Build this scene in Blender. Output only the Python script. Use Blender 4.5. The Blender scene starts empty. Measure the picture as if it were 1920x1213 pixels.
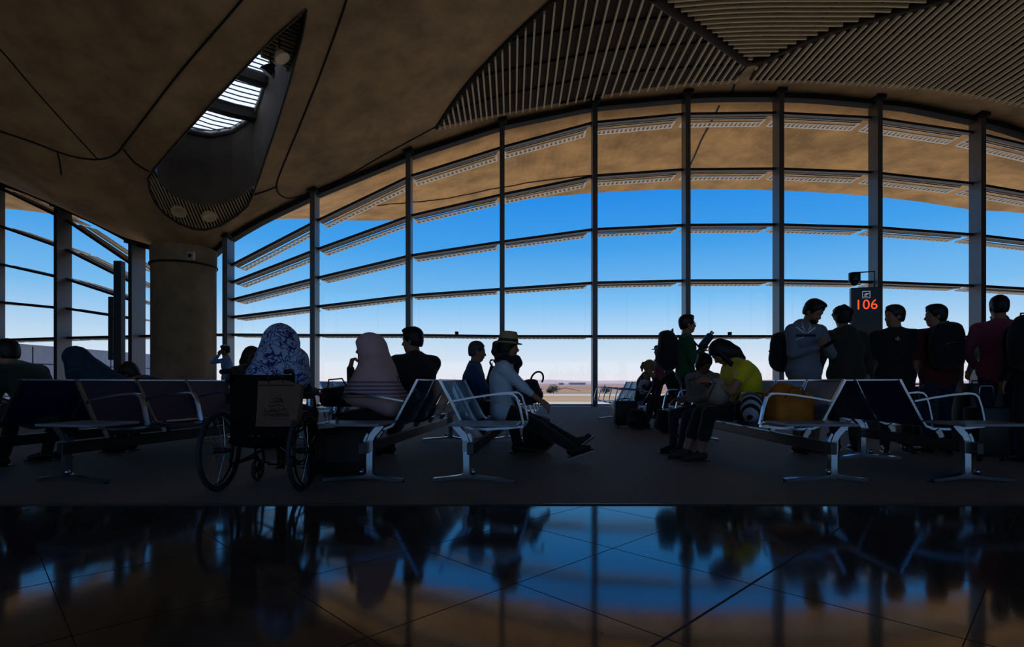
import bpy, bmesh, math, random
import numpy as np
from mathutils import Vector, Matrix
from mathutils.geometry import delaunay_2d_cdt
random.seed(7)
S = bpy.context.scene
COL = S.collection
PI = math.pi
F, EYE, HOR = 1030.0, 0.82, 718.0          # focal length in pixels of the 1920 frame, eye height, horizon row

# ------------------------------------------------------------------ camera
cam_d = bpy.data.cameras.new('camera'); cam = bpy.data.objects.new('camera', cam_d); COL.objects.link(cam)
cam.location = (0, 0, EYE); cam.rotation_euler = (PI/2, 0, 0)
cam_d.sensor_fit = 'HORIZONTAL'; cam_d.sensor_width = 36; cam_d.lens = 36*F/1920
cam_d.shift_y = (HOR-606.5)/1920; cam_d.clip_end = 20000; cam_d.clip_start = .05
S.camera = cam
S.view_settings.view_transform = 'Standard'; S.view_settings.look = 'None'
S.view_settings.exposure = 0.0; S.view_settings.gamma = 1; S.view_settings.use_curve_mapping = False
# ------------------------------------------------------------------ sky
W = bpy.data.worlds.new('sky'); S.world = W; W.use_nodes = True
nt = W.node_tree; nt.nodes.clear()
wo = nt.nodes.new('ShaderNodeOutputWorld'); bg = nt.nodes.new('ShaderNodeBackground')
tc = nt.nodes.new('ShaderNodeTexCoord'); sx = nt.nodes.new('ShaderNodeSeparateXYZ'); rp = nt.nodes.new('ShaderNodeValToRGB')
nt.links.new(tc.outputs['Generated'], sx.inputs[0]); nt.links.new(sx.outputs['Z'], rp.inputs[0])
def lin(c): return tuple((v/255/12.92 if v/255 <= .04045 else ((v/255+.055)/1.055)**2.4) for v in c)
stops = [(0.0, (238, 232, 238)), (.03, (228, 236, 248)), (.075, (196, 224, 248)), (.145, (126, 194, 246)), (.235, (70, 164, 240)),
         (.32, (40, 144, 236)), (.5, (24, 110, 212)), (1.0, (18, 76, 170))]
el = rp.color_ramp.elements
while len(el) < len(stops): el.new(.5)
for e, (p, c) in zip(el, stops): e.position = p; e.color = lin(c)+(1,)
nt.links.new(rp.outputs[0], bg.inputs[0]); bg.inputs[1].default_value = 1.0; nt.links.new(bg.outputs[0], wo.inputs[0])
# ------------------------------------------------------------------ sun
sd = bpy.data.lights.new('sun', 'SUN'); sun = bpy.data.objects.new('sun', sd); COL.objects.link(sun)
sd.energy = 3.6; sd.angle = math.radians(.53); sd.color = (1, .95, .86)
_d = Vector((.26, -.46, -.9)).normalized()      # from high above the field, ahead and a little to the left
sun.rotation_euler = _d.to_track_quat('-Z', 'Y').to_euler()

# ------------------------------------------------------------------ helpers
def P(px, py, d): return Vector(((px-960)/F*d, d, EYE+(HOR-py)/F*d))
def PX(px, d, z=0.0): return Vector(((px-960)/F*d, d, z))

_m = {}
def mat(name, col, rough=.5, metal=0, spec=.5, noise=0, nscale=8, bump=0, bscale=40, coat=0, sheen=0, srgb=True, col2=None, emit=None, estr=1):
    if name in _m: return _m[name]
    m = bpy.data.materials.new(name); m.use_nodes = True; n = m.node_tree; b = n.nodes['Principled BSDF']
    c = lin(col) if srgb else col
    b.inputs['Base Color'].default_value = c+(1,); b.inputs['Roughness'].default_value = rough
    b.inputs['Metallic'].default_value = metal; b.inputs['Specular IOR Level'].default_value = spec
    b.inputs['Coat Weight'].default_value = coat; b.inputs['Sheen Weight'].default_value = sheen
    if emit: b.inputs['Emission Color'].default_value = lin(emit)+(1,); b.inputs['Emission Strength'].default_value = estr
    t = n.nodes.new('ShaderNodeTexCoord')
    if noise:
        k = n.nodes.new('ShaderNodeTexNoise'); k.inputs['Scale'].default_value = nscale; k.inputs['Detail'].default_value = 5; k.inputs['Roughness'].default_value = .62
        r = n.nodes.new('ShaderNodeValToRGB'); c2 = lin(col2) if col2 else tuple(v*(1-noise) for v in c)
        r.color_ramp.elements[0].position = .34; r.color_ramp.elements[1].position = .68
        r.color_ramp.elements[0].color = c2+(1,); r.color_ramp.elements[1].color = tuple(min(1, v*(1+noise*.5)) for v in c)+(1,)
        n.links.new(t.outputs['Object'], k.inputs['Vector']); n.links.new(k.outputs[0], r.inputs[0]); n.links.new(r.outputs[0], b.inputs['Base Color'])
    if bump:
        k = n.nodes.new('ShaderNodeTexNoise'); k.inputs['Scale'].default_value = bscale; k.inputs['Detail'].default_value = 4
        u = n.nodes.new('ShaderNodeBump'); u.inputs['Strength'].default_value = bump; u.inputs['Distance'].default_value = .02
        n.links.new(t.outputs['Object'], k.inputs['Vector']); n.links.new(k.outputs[0], u.inputs['Height']); n.links.new(u.outputs[0], b.inputs['Normal'])
    _m[name] = m
    return m

class MB:
    """collects shapes and links them as one mesh object"""
    def __init__(s): s.b = bmesh.new()
    def face(s, pts):
        try: s.b.faces.new([s.b.verts.new(p) for p in pts])
        except ValueError: pass
    def box(s, c, h, rot=None, bev=0):
        """centre, half sizes, 3x3 rotation"""
        rot = rot or Matrix.Identity(3); c = Vector(c)
        v = [s.b.verts.new(c+rot @ Vector((x*h[0], y*h[1], z*h[2]))) for z in (-1, 1) for y in (-1, 1) for x in (-1, 1)]
        fs = [s.b.faces.new([v[i] for i in q]) for q in ((0,2,3,1), (4,5,7,6), (0,1,5,4), (2,6,7,3), (0,4,6,2), (1,3,7,5))]
        if bev: bmesh.ops.bevel(s.b, geom=list({e for f in fs for e in f.edges}), offset=bev, segments=2, affect='EDGES', profile=.5)
        return s
    def bar(s, a, b, w, t, up=(0, 0, 1), bev=0):
        """a box from a to b, w wide across, t thick along up"""
        a, b = Vector(a), Vector(b); y = (b-a); L = y.length
        if L < 1e-6: return s
        y = y/L; z = Vector(up); z = (z-y*z.dot(y))
        z = z.normalized() if z.length > 1e-5 else y.orthogonal().normalized()
        x = y.cross(z); r = Matrix((x, y, z)).transposed()
        return s.box((a+b)/2, (w/2, L/2, t/2), r, bev)
    def strip(s, pts, w, t, up=(0, 0, 1)):
        """a continuous rectangular section w across, t along up, swept along pts"""
        pts = [Vector(p) for p in pts]; rings = []; n = len(pts)
        for i, p in enumerate(pts):
            d = (pts[min(i+1, n-1)]-pts[max(i-1, 0)]).normalized()
            u = Vector(up[i] if isinstance(up, list) else up); u = (u-d*u.dot(d)).normalized(); x = d.cross(u)
            rings.append([s.b.verts.new(p+x*a*w/2+u*c*t/2) for a, c in ((-1,-1), (1,-1), (1,1), (-1,1))])
        for A, B in zip(rings, rings[1:]):
            for k in range(4): s.b.faces.new((A[k], A[(k+1) % 4], B[(k+1) % 4], B[k]))
        s.b.faces.new(rings[0][::-1]); s.b.faces.new(rings[-1])
        return s
    def tube(s, pts, r, n=8, closed=False, cap=True):
        pts = [Vector(p) for p in pts]; rr = r if isinstance(r, (list, tuple)) else [r]*len(pts); rings = []; N = len(pts)
        ref = None
        for i, p in enumerate(pts):
            d = (pts[(i+1) % N]-pts[i-1]) if closed else (pts[min(i+1, N-1)]-pts[max(i-1, 0)])
            d = d.normalized() if d.length > 1e-7 else Vector((0, 0, 1))
            if ref is None: ref = d.orthogonal().normalized()
            ref = (ref-d*ref.dot(d)); ref = ref.normalized() if ref.length > 1e-5 else d.orthogonal().normalized()
            q = d.cross(ref)
            rings.append([s.b.verts.new(p+(ref*math.cos(2*PI*k/n)+q*math.sin(2*PI*k/n))*rr[i]) for k in range(n)])
        prs = list(zip(rings, rings[1:]))+([(rings[-1], rings[0])] if closed else [])
        for A, B in prs:
            for k in range(n): s.b.faces.new((A[k], A[(k+1) % n], B[(k+1) % n], B[k]))
        if cap and not closed: s.b.faces.new(rings[0][::-1]); s.b.faces.new(rings[-1])
        return s
    def lathe(s, prof, n=24, M=None):
        M = M or Matrix.Identity(4); rings = []
        for r, z in prof:
            rings.append([s.b.verts.new(M @ Vector((max(r, 1e-4)*math.cos(2*PI*k/n), max(r, 1e-4)*math.sin(2*PI*k/n), z))) for k in range(n)])
        for A, B in zip(rings, rings[1:]):
            for k in range(n): s.b.faces.new((A[k], A[(k+1) % n], B[(k+1) % n], B[k]))
        s.b.faces.new(rings[0][::-1]); s.b.faces.new(rings[-1])
        return s
    def prism(s, pts, off):
        """closed outline pts (3D) swept by the vector off"""
        off = Vector(off); a = [s.b.verts.new(p) for p in pts]; b = [s.b.verts.new(Vector(p)+off) for p in pts]; n = len(a)
        for k in range(n): s.b.faces.new((a[k], a[(k+1) % n], b[(k+1) % n], b[k]))
        s.b.faces.new(a[::-1]); s.b.faces.new(b)
        return s
    def grid(s, rows):
        vs = [[s.b.verts.new(p) for p in r] for r in rows]
        for A, B in zip(vs, vs[1:]):
            for k in range(len(A)-1): s.b.faces.new((A[k], A[k+1], B[k+1], B[k]))
        return s
    def build(s, name, m, parent=None, smooth=False, loc=None, kind=None):
        bmesh.ops.recalc_face_normals(s.b, faces=s.b.faces[:])
        me = bpy.data.meshes.new(name); s.b.to_mesh(me); s.b.free(); me.materials.append(m)
        if smooth: me.shade_smooth()
        o = bpy.data.objects.new(name, me); COL.objects.link(o)
        if parent: o.parent = parent
        if loc is not None: o.location = loc
        if smooth == 'auto':
            for p in me.polygons: p.use_smooth = True
            me.set_sharp_from_angle(angle=.7)
        if kind: o['kind'] = kind
        return o
def tag(o, label=None, cat=None, group=None, kind=None):
    if label: o['label'] = label
    if cat: o['category'] = cat
    if group: o['group'] = group
    if kind: o['kind'] = kind
    return o
def empty(name, loc=(0, 0, 0), rz=0, **k):
    o = bpy.data.objects.new(name, None); COL.objects.link(o); o.location = loc; o.rotation_euler = (0, 0, rz); o.empty_display_size = .1
    return tag(o, **k)
def arc(c, r, a0, a1, n, u, v):
    c, u, v = Vector(c), Vector(u), Vector(v)
    return [c+u*r*math.cos(a0+(a1-a0)*i/n)+v*r*math.sin(a0+(a1-a0)*i/n) for i in range(n+1)]

CONC = mat('concrete', (204, 168, 120), .85, noise=.35, nscale=.9, bump=.35, bscale=5)
CONC_D = mat('concrete_column', (150, 128, 100), .8, noise=.3, nscale=1.5, bump=.3, bscale=9)
SEAM = mat('joint_dark', (24, 20, 16), .8)
FRAME = mat('window_frame_metal', (92, 94, 98), .38, metal=.6)
TRANSOM = mat('transom_metal', (58, 56, 54), .4, metal=.5)
LOUV = mat('louvre_beige', (246, 240, 224), .5)
SLAT = mat('ceiling_slat', (228, 204, 160), .5)
VOID = mat('ceiling_void', (58, 46, 34), .9)  # dark beam colour; on backing sheets it stands in for void shade
DARKM = mat('dark_metal', (22, 22, 24), .4, metal=.3)
# ------------------------------------------------------------------ the shell: fan vault heights
AX, AY, BX, BY = -11.2, 19.0, 28.0, 19.0
RT = [0, .6, 1.26, 2.5, 4.3, 7.6, 10.9, 14.1, 17.3, 18.6, 21, 90]
ZT = [4.9, 5.33, 5.99, 6.7, 7.56, 8.92, 10.0, 10.66, 10.95, 11.0, 11.0, 11.0]
_rr = np.linspace(0, 90, 9001); _zz = np.interp(_rr, RT, ZT)
_k = np.hanning(121); _k /= _k.sum(); _zs = np.convolve(np.pad(_zz, 60, mode='edge'), _k, 'valid')
_w = np.clip((_rr-.3)/1.2, 0, 1); _zz = _zz*(1-_w)+_zs*_w
def cz(X, Y):
    r = min(math.hypot(X-AX, Y-AY), math.hypot(X-BX, Y-BY))
    i = r*100; j = int(i); z = _zz[j]+(_zz[j+1]-_zz[j])*(i-j)
    t = min(max((AX-X)/2.5, 0), 1); t = t*t*(3-2*t)
    return float(z-.7*t)
def cast(px, py, zf=None, dmax=24):
    zf = zf or cz; a, b = (px-960)/F, (HOR-py)/F; d = 2.0
    while d < dmax and EYE+b*d < zf(a*d, d): d += .05
    lo, hi = d-.05, d
    for _ in range(12):
        m = (lo+hi)/2
        if EYE+b*m < zf(a*m, m): lo = m
        else: hi = m
    return Vector((a*hi, hi, EYE+b*hi))
def densify(pts, step):
    out = []
    for a, b in zip(pts, pts[1:]):
        a, b = Vector(a), Vector(b); n = max(1, int((b-a).length/step))
        out += [a.lerp(b, i/n) for i in range(n)]
    return out+[Vector(pts[-1])]
def smooth_px(pts, n=6):
    """Catmull-Rom through pixel points"""
    p = [pts[0]]+list(pts)+[pts[-1]]; out = []
    for i in range(1, len(p)-2):
        for k in range(n):
            t = k/n
            out.append(tuple(.5*((2*p[i][j])+(-p[i-1][j]+p[i+1][j])*t+(2*p[i-1][j]-5*p[i][j]+4*p[i+1][j]-p[i+2][j])*t*t+(-p[i-1][j]+3*p[i][j]-3*p[i+1][j]+p[i+2][j])*t**3) for j in (0, 1)))
    return out+[tuple(pts[-1])]
def wall_y(X): return 19.5 if X > -12.2 else 19.5-.288*(X+12.2)

# ------------------------------------------------------------------ skylight well outline (found on the shell)
hole_px = [(575, 18), (520, 64), (460, 126), (400, 190), (345, 252), (292, 312), (278, 334), (281, 358), (292, 382), (310, 402), (335, 419), (362, 429),
           (385, 431), (415, 423), (445, 404), (465, 386), (474, 366), (490, 322), (520, 232), (545, 150), (568, 66)]
hole = [cast(*p) for p in hole_px]
well_px = [(575, 18), (520, 64), (460, 126), (400, 190), (345, 252), (292, 312), (296, 340), (318, 364), (350, 380), (395, 386), (435, 378), (462, 362), (476, 352),
           (490, 322), (520, 232), (545, 150), (568, 66)]
well = [cast(*p) for p in well_px]
TIP = hole[0].copy(); AXU = Vector((-.69, .724, 0)).normalized(); AXV = Vector((AXU.y, -AXU.x, 0))
def tpar(p): return (Vector((p[0], p[1], 0))-Vector((TIP.x, TIP.y, 0))).dot(AXU)
T1 = 2.3
def ztop(X, Y): return cz(X, Y)+2.3

# ceiling mesh with the opening left out
xs = [-34+i*.5 for i in range(int(70/.5)+1)]
verts = []; NR = 66
for X in xs:
    y1 = wall_y(X)+.25
    for j in range(NR): verts.append((X, -12+(y1+12)*j/(NR-1)))
hx = [(p.x, p.y) for p in hole]
def inside(x, y, poly):
    c = False; n = len(poly)
    for i in range(n):
        (x1, y1), (x2, y2) = poly[i][:2], poly[(i+1) % n][:2]
        if (y1 > y) != (y2 > y) and x < (x2-x1)*(y-y1)/(y2-y1)+x1: c = not c
    return c
def near_seg(x, y, poly, d):
    for i in range(len(poly)):
        ax, ay = poly[i][:2]; bx, by = poly[(i+1) % len(poly)][:2]; L = (bx-ax)**2+(by-ay)**2
        t = max(0, min(1, ((x-ax)*(bx-ax)+(y-ay)*(by-ay))/L))
        if math.hypot(x-ax-t*(bx-ax), y-ay-t*(by-ay)) < d: return True
    return False
verts = [v for v in verts if not inside(v[0], v[1], hx) and not near_seg(v[0], v[1], hx, .12)]
for r in (1.0, 1.3, 1.7, 2.2, 2.8, 3.5):     # finer rings where the shell flares out of the column
    for k in range(40):
        x, y = AX+r*math.cos(2*PI*k/40), AY+r*math.sin(2*PI*k/40)
        if y < wall_y(x) and not inside(x, y, hx) and not near_seg(x, y, hx, .12): verts.append((x, y))
n0 = len(verts); verts += hx
edges = [(n0+i, n0+(i+1) % len(hx)) for i in range(len(hx))]
ov, oe, of, *_ = delaunay_2d_cdt([Vector(v) for v in verts], edges, [], 0, 1e-5)
m = MB(); bv = [m.b.verts.new((v.x, v.y, cz(v.x, v.y))) for v in ov]
for f in of:
    cx = sum(ov[i].x for i in f)/len(f); cy = sum(ov[i].y for i in f)/len(f)
    if not inside(cx, cy, hx) and cy < wall_y(cx)+.26: m.b.faces.new([bv[i] for i in f])
ceiling = m.build('ceiling', CONC, smooth=True, kind='structure')
for p in ceiling.data.polygons:
    pass

# well walls, rim ledge
def loop_wall(mb, poly, z0, z1):
    n = len(poly)
    for i in range(n):
        a, b = poly[i], poly[(i+1) % n]
        mb.face([(a.x, a.y, z0(a)), (b.x, b.y, z0(b)), (b.x, b.y, z1(b)), (a.x, a.y, z1(a))])
def wtop(p): return cz(p[0], p[1])+(2.6 if tpar(p) > T1 else .9)
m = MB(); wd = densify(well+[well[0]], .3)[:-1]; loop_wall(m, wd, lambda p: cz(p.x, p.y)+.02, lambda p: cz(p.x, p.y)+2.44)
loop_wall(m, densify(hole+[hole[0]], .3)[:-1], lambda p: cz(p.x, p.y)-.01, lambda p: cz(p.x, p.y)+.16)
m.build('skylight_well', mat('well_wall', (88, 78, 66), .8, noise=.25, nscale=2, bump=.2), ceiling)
m = MB(); hd = densify(hole+[hole[0]], .25)[:-1]
m.tube([Vector((p.x, p.y, cz(p.x, p.y)-.005)) for p in hd], .03, 6, closed=True)
m.build('opening_rim', mat('rim_metal', (70, 60, 48), .5), ceiling, smooth=True)
# slatted ledge at the wide end, between opening and well
m = MB(); out_a = [cast(*p) for p in smooth_px(hole_px[5:17], 3)]; in_a = [cast(*p) for p in smooth_px(well_px[5:13], 5)]
def resample(pts, n):
    L = [0]
    for a, b in zip(pts, pts[1:]): L.append(L[-1]+(b-a).length)
    o = []
    for i in range(n):
        s = L[-1]*i/(n-1); j = min(max(np.searchsorted(L, s)-1, 0), len(pts)-2); t = (s-L[j])/max(L[j+1]-L[j], 1e-6)
        o.append(pts[j].lerp(pts[j+1], min(max(t, 0), 1)))
    return o
oa, ia = resample(out_a, 40), resample(in_a, 40)
m.grid([[Vector((p.x, p.y, cz(p.x, p.y)+.12)) for p in oa], [Vector((p.x, p.y, cz(p.x, p.y)+.12)) for p in ia]])
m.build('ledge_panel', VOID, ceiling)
m = MB(); poly_out = [(p.x, p.y) for p in out_a]+[(p.x, p.y) for p in in_a[::-1]]
def clip_lines(poly, d, spacing, off=None):
    """parallel segments of direction d inside a polygon"""
    d = Vector(d[:2]).normalized(); nrm = Vector((-d.y, d.x)); cs = [Vector(p[:2]).dot(nrm) for p in poly]; o = []
    c = min(cs)+.05
    while c < max(cs):
        ts = []
        for i in range(len(poly)):
            a, b = Vector(poly[i][:2]), Vector(poly[(i+1) % len(poly)][:2]); ca, cb = a.dot(nrm)-c, b.dot(nrm)-c
            if (ca > 0) != (cb > 0): ts.append(a.lerp(b, ca/(ca-cb)).dot(d))
        ts.sort()
        for t0, t1 in zip(ts[::2], ts[1::2]):
            if t1-t0 > .04: o.append((nrm*c+d*t0, nrm*c+d*t1))
        c += spacing(c) if callable(spacing) else spacing
    return o
def surf_strip(mb, a, b, w, t, dz, zf=cz, step=.6):
    n = max(1, int((b-a).length/step)); mb.strip([(q.x, q.y, zf(q.x, q.y)+dz) for q in (a.lerp(b, i/n) for i in range(n+1))], w, t)
for a, b in clip_lines(poly_out, (-.2, 1), .085): surf_strip(m, a, b, .028, .05, .07)
m.build('ledge_slats', SLAT, ceiling)
# slatted panel in the narrow tip
tipp = [p for p in wd if tpar(p) <= T1]
tp = [(p.x, p.y) for p in tipp]; m = MB()
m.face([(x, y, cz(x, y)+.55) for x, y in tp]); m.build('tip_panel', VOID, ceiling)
m = MB()
for a, b in clip_lines(tp, AXV, .11): surf_strip(m, a, b, .035, .05, .5)
m.build('tip_slats', SLAT, ceiling)
# the glazed top of the well
sky_w = empty('window_12'); sky_w['kind'] = 'structure'
GLZ = bpy.data.materials.new('frosted_skylight'); GLZ.use_nodes = True; n = GLZ.node_tree; n.nodes.clear()
o_ = n.nodes.new('ShaderNodeOutputMaterial'); tr = n.nodes.new('ShaderNodeBsdfTransparent'); tl = n.nodes.new('ShaderNodeBsdfTranslucent'); mx = n.nodes.new('ShaderNodeMixShader')
tr.inputs[0].default_value = (.92, .97, 1, 1); tl.inputs[0].default_value = (.86, .92, .95, 1); mx.inputs[0].default_value = .9
n.links.new(tr.outputs[0], mx.inputs[1]); n.links.new(tl.outputs[0], mx.inputs[2]); n.links.new(mx.outputs[0], o_.inputs[0])
gp = [p for p in wd if tpar(p) > T1]; gpoly = [(p.x, p.y) for p in gp]
c_ = Vector((sum(p.x for p in gp)/len(gp), sum(p.y for p in gp)/len(gp), 0))
m = MB()
for i in range(len(gp)):
    a, b = gp[i], gp[(i+1) % len(gp)]
    m.face([(a.x, a.y, ztop(a.x, a.y)+.12), (b.x, b.y, ztop(b.x, b.y)+.12), (c_.x, c_.y, ztop(c_.x, c_.y)+.12)])
m.build('pane', GLZ, sky_w)
m = MB()
for a, b in clip_lines(gpoly, AXV, .15): surf_strip(m, a, b, .028, .03, .0, ztop)
m.build('louvre_slats', mat('skylight_slat', (60, 66, 70), .5), sky_w)
tA, tB, tC = (tpar(cast(*p, zf=ztop)) for p in ((437, 206), (478, 143), (520, 80)))
for t in (tA, tB, tC):
    q = TIP+AXU*t; sg = [s for s in clip_lines(gpoly, AXV, .02) if abs(((s[0]+s[1])/2-Vector((q.x, q.y))).dot(Vector((AXU.x, AXU.y)))) < .015]
    if sg:
        m = MB(); surf_strip(m, sg[0][0], sg[0][1], .34, .3, -.05, ztop); m.build('cross_beam', mat('skylight_beam', (66, 62, 58), .6), sky_w)
m = MB(); m.tube([Vector((p.x, p.y, ztop(p.x, p.y)-.02)) for p in gp], .09, 6, closed=True); m.build('edge_trim', mat('skylight_trim', (150, 150, 145), .5), sky_w, smooth=True)

# joints of the shell and the two beams over the slatted panels
def seam(pxs, r=.022, name='joint_seam', m_=SEAM, dz=0, n=5):
    pts = [cast(*p) for p in smooth_px(pxs, n)]; mb = MB()
    mb.tube([p+Vector((0, 0, dz)) for p in pts], r, 6); return mb.build(name, m_, ceiling, smooth=True)
seam([(-60, 38), (0, 92), (60, 162), (130, 240), (182, 297)])
seam([(-60, 228), (0, 246), (60, 266), (110, 285), (150, 296), (190, 298), (218, 288), (236, 266), (270, 222), (340, 132), (440, 16), (470, -20)], .028)
seam([(655, -20), (640, 30), (600, 140), (560, 240), (530, 312), (519, 345), (524, 364), (548, 371), (600, 352), (650, 330), (720, 290), (818, 237)], .028)
seam([(108, 285), (112, 305), (115, 328)]); seam([(472, 366), (498, 358), (520, 349)], .03); seam([(280, 322), (252, 304), (232, 280)], .03)
seam([(1405, 118), (1382, 146), (1372, 176)], .04)
seam([(818, 240), (845, 198), (880, 152), (930, 98), (985, 45), (1040, -5), (1070, -40)], .07)
seam([(1225, -15), (1260, 12), (1310, 45), (1360, 82), (1402, 112)], .16, 'ceiling_beam', VOID, -.08)
seam([(1402, 114), (1440, 104), (1490, 80), (1560, 52), (1660, 22), (1770, -8), (1900, -50)], .12, 'ceiling_beam', VOID, -.06)
# slatted soffit panels
def panel(name, outline, d, spacing, wdt=.05):
    pl = [cast(*p) for p in outline]; poly = [(p.x, p.y) for p in pl]
    m = MB(); cx = [p for p in poly]
    # dark sheet in place of the shaded void, triangulated to follow the shell
    pts = [Vector(p) for p in poly]; n_b = len(pts)
    xs_ = np.arange(min(p[0] for p in poly), max(p[0] for p in poly), .6); ys_ = np.arange(min(p[1] for p in poly), max(p[1] for p in poly), .6)
    for x in xs_:
        for y in ys_:
            if inside(x, y, poly) and not near_seg(x, y, poly, .15): pts.append(Vector((float(x), float(y))))
    ov, oe, of, *_ = delaunay_2d_cdt(pts, [(i, (i+1) % n_b) for i in range(n_b)], [], 0, 1e-5)
    bv = [m.b.verts.new((v.x, v.y, cz(v.x, v.y)-.035)) for v in ov]
    for f in of:
        x_, y_ = sum(ov[i].x for i in f)/len(f), sum(ov[i].y for i in f)/len(f)
        if inside(x_, y_, poly): m.b.faces.new([bv[i] for i in f])
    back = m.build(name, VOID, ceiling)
    m = MB()
    for a, b in clip_lines(poly, d, spacing): surf_strip(m, a, b, wdt, .09, -.11)
    m.build('panel_slats', SLAT, back)
    m = MB()
    for a, b in clip_lines(poly, (-d[1], d[0]), 1.25): surf_strip(m, a, b, .04, .05, -.055)
    m.build('panel_rails', SEAM, back)
def sp_left(c):  # slats run along Y: the normal is -X
    X = -c
    return .17 if X < -1 else (.17+.13*min(1, (X+1)/3.5) if X < 2.5 else (.30 if X < 6 else .24))
panel('slatted_panel', smooth_px([(820, 237), (848, 198), (884, 152), (932, 98), (988, 45), (1045, -5), (1110, -60)], 3)+[(1200, -60), (1225, -15), (1262, 14), (1312, 48), (1360, 84), (1395, 116), (1380, 148), (1290, 154), (1200, 165), (1110, 180), (1000, 200), (900, 219)], (0, 1), sp_left)
panel('slatted_panel', [(1418, 118), (1445, 108), (1492, 85), (1562, 56), (1662, 27), (1772, -3), (1900, -45), (2100, -90), (2150, 0), (2150, 270), (2060, 232), (1920, 194), (1800, 170), (1700, 158), (1560, 149), (1405, 147)], (0, 1), .215)
panel('slatted_panel', [(1235, -18), (1268, 6), (1318, 39), (1368, 76), (1404, 104), (1440, 97), (1488, 74), (1556, 46), (1656, 16), (1766, -14), (1800, -60), (1200, -60)], (1, 0), .2)

# ------------------------------------------------------------------ column
m = MB(); m.lathe([(.97, .012), (.97, 4.72), (.99, 4.74), (.99, 4.8), (1.0, 5.35)], 48)
column = m.build('concrete_column', CONC_D, loc=(AX+.05, AY-.32, 0), smooth='auto')
tag(column, 'thick round concrete column carrying the ceiling shell between the two glass fronts', 'column')
m = MB(); m.lathe([(1.0, 4.74), (1.025, 4.75), (1.025, 4.8), (1.0, 4.81)], 48); m.build('band', SEAM, column)
sp = P(358, 480, 17.6); m = MB(); m.box((0, 0, 0), (.11, .06, .13), bev=.02)
ws = m.build('wall_speaker', mat('speaker_case', (170, 165, 155), .5), loc=sp); tag(ws, 'small pale wall speaker fixed high on the round concrete column', 'speaker')
m = MB(); m.lathe([(.06, 0), (.065, .012), (.03, .02)], 16, Matrix.Translation((0, -.06, 0)) @ Matrix.Rotation(PI/2, 4, 'X')); m.build('cone', SEAM, ws)

# ------------------------------------------------------------------ floor
def stone():
    m = bpy.data.materials.new('stone_tiles'); m.use_nodes = True; n = m.node_tree; b = n.nodes['Principled BSDF']; L = n.links.new
    t = n.nodes.new('ShaderNodeTexCoord')
    vo = n.nodes.new('ShaderNodeTexVoronoi'); vo.inputs['Scale'].default_value = 26; L(t.outputs['Object'], vo.inputs['Vector'])
    no = n.nodes.new('ShaderNodeTexNoise'); no.inputs['Scale'].default_value = 3; no.inputs['Detail'].default_value = 8; L(t.outputs['Object'], no.inputs['Vector'])
    r1 = n.nodes.new('ShaderNodeValToRGB'); r1.color_ramp.elements[0].color = (.040, .034, .028, 1); r1.color_ramp.elements[1].color = (.075, .066, .056, 1)
    r1.color_ramp.elements[0].position = .35; r1.color_ramp.elements[1].position = .7; L(no.outputs[0], r1.inputs[0])
    r2 = n.nodes.new('ShaderNodeValToRGB'); r2.color_ramp.elements[0].color = (1.5, 1.5, 1.5, 1); r2.color_ramp.elements[1].color = (1, 1, 1, 1)
    r2.color_ramp.elements[0].position = .12; r2.color_ramp.elements[1].position = .2; L(vo.outputs['Distance'], r2.inputs[0])
    mu = n.nodes.new('ShaderNodeMixRGB'); mu.blend_type = 'MULTIPLY'; mu.inputs[0].default_value = 1; L(r1.outputs[0], mu.inputs[1]); L(r2.outputs[0], mu.inputs[2])
    L(mu.outputs[0], b.inputs['Base Color'])
    no2 = n.nodes.new('ShaderNodeTexNoise'); no2.inputs['Scale'].default_value = 1.4; no2.inputs['Detail'].default_value = 6; L(t.outputs['Object'], no2.inputs['Vector'])
    mr = n.nodes.new('ShaderNodeMapRange'); mr.inputs['To Min'].default_value = .04; mr.inputs['To Max'].default_value = .12; L(no2.outputs[0], mr.inputs[0]); L(mr.outputs[0], b.inputs['Roughness'])
    bu = n.nodes.new('ShaderNodeBump'); bu.inputs['Strength'].default_value = .05; bu.inputs['Distance'].default_value = .01; L(no.outputs[0], bu.inputs['Height']); L(bu.outputs[0], b.inputs['Normal'])
    b.inputs['IOR'].default_value = 1.72
    return m
CARPET_Y = F*EYE/(946-HOR)
m = MB(); m.box((1, 3.9, -.1), (35, 15.9, .1)); floor = m.build('floor', stone(), kind='structure')
JM = mat('tile_joint', (6, 6, 6), .7)
m = MB(); g0 = Vector((.50, 2.724, 0)); a_ = math.radians(44.6); U = Vector((math.cos(a_), math.sin(a_), 0)); V = Vector((math.sin(a_), -math.cos(a_), 0)); TS = .678
ylim = CARPET_Y-.004
for dvec, nvec in ((U, V), (V, U)):
    for k in range(-14, 15):
        c = g0+nvec*TS*k
        t0, t1 = sorted(((-2-c.y)/dvec.y, (ylim-c.y)/dvec.y)); w = .0035
        if dvec is U and k == 1: w = .010
        m.bar(c+dvec*t0, c+dvec*t1, w, .0012)
m.build('tile_joints', JM, floor)
m = MB(); m.box((1, (CARPET_Y+19.38)/2, .0), (34.9, (19.38-CARPET_Y)/2, .006))
carpet = m.build('carpet', mat('carpet', (112, 88, 56), .72, spec=.25, noise=.4, nscale=60, bump=.4, bscale=180, sheen=.12), smooth=False)
tag(carpet, 'brown grey fitted carpet of the gate lounge, ending at the polished stone floor', 'carpet')
m = MB(); m.box((1, CARPET_Y-.008, .002), (34.9, .008, .006)); m.build('edge_strip', mat('edge_strip', (60, 58, 54), .4, metal=.7), carpet)
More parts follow.
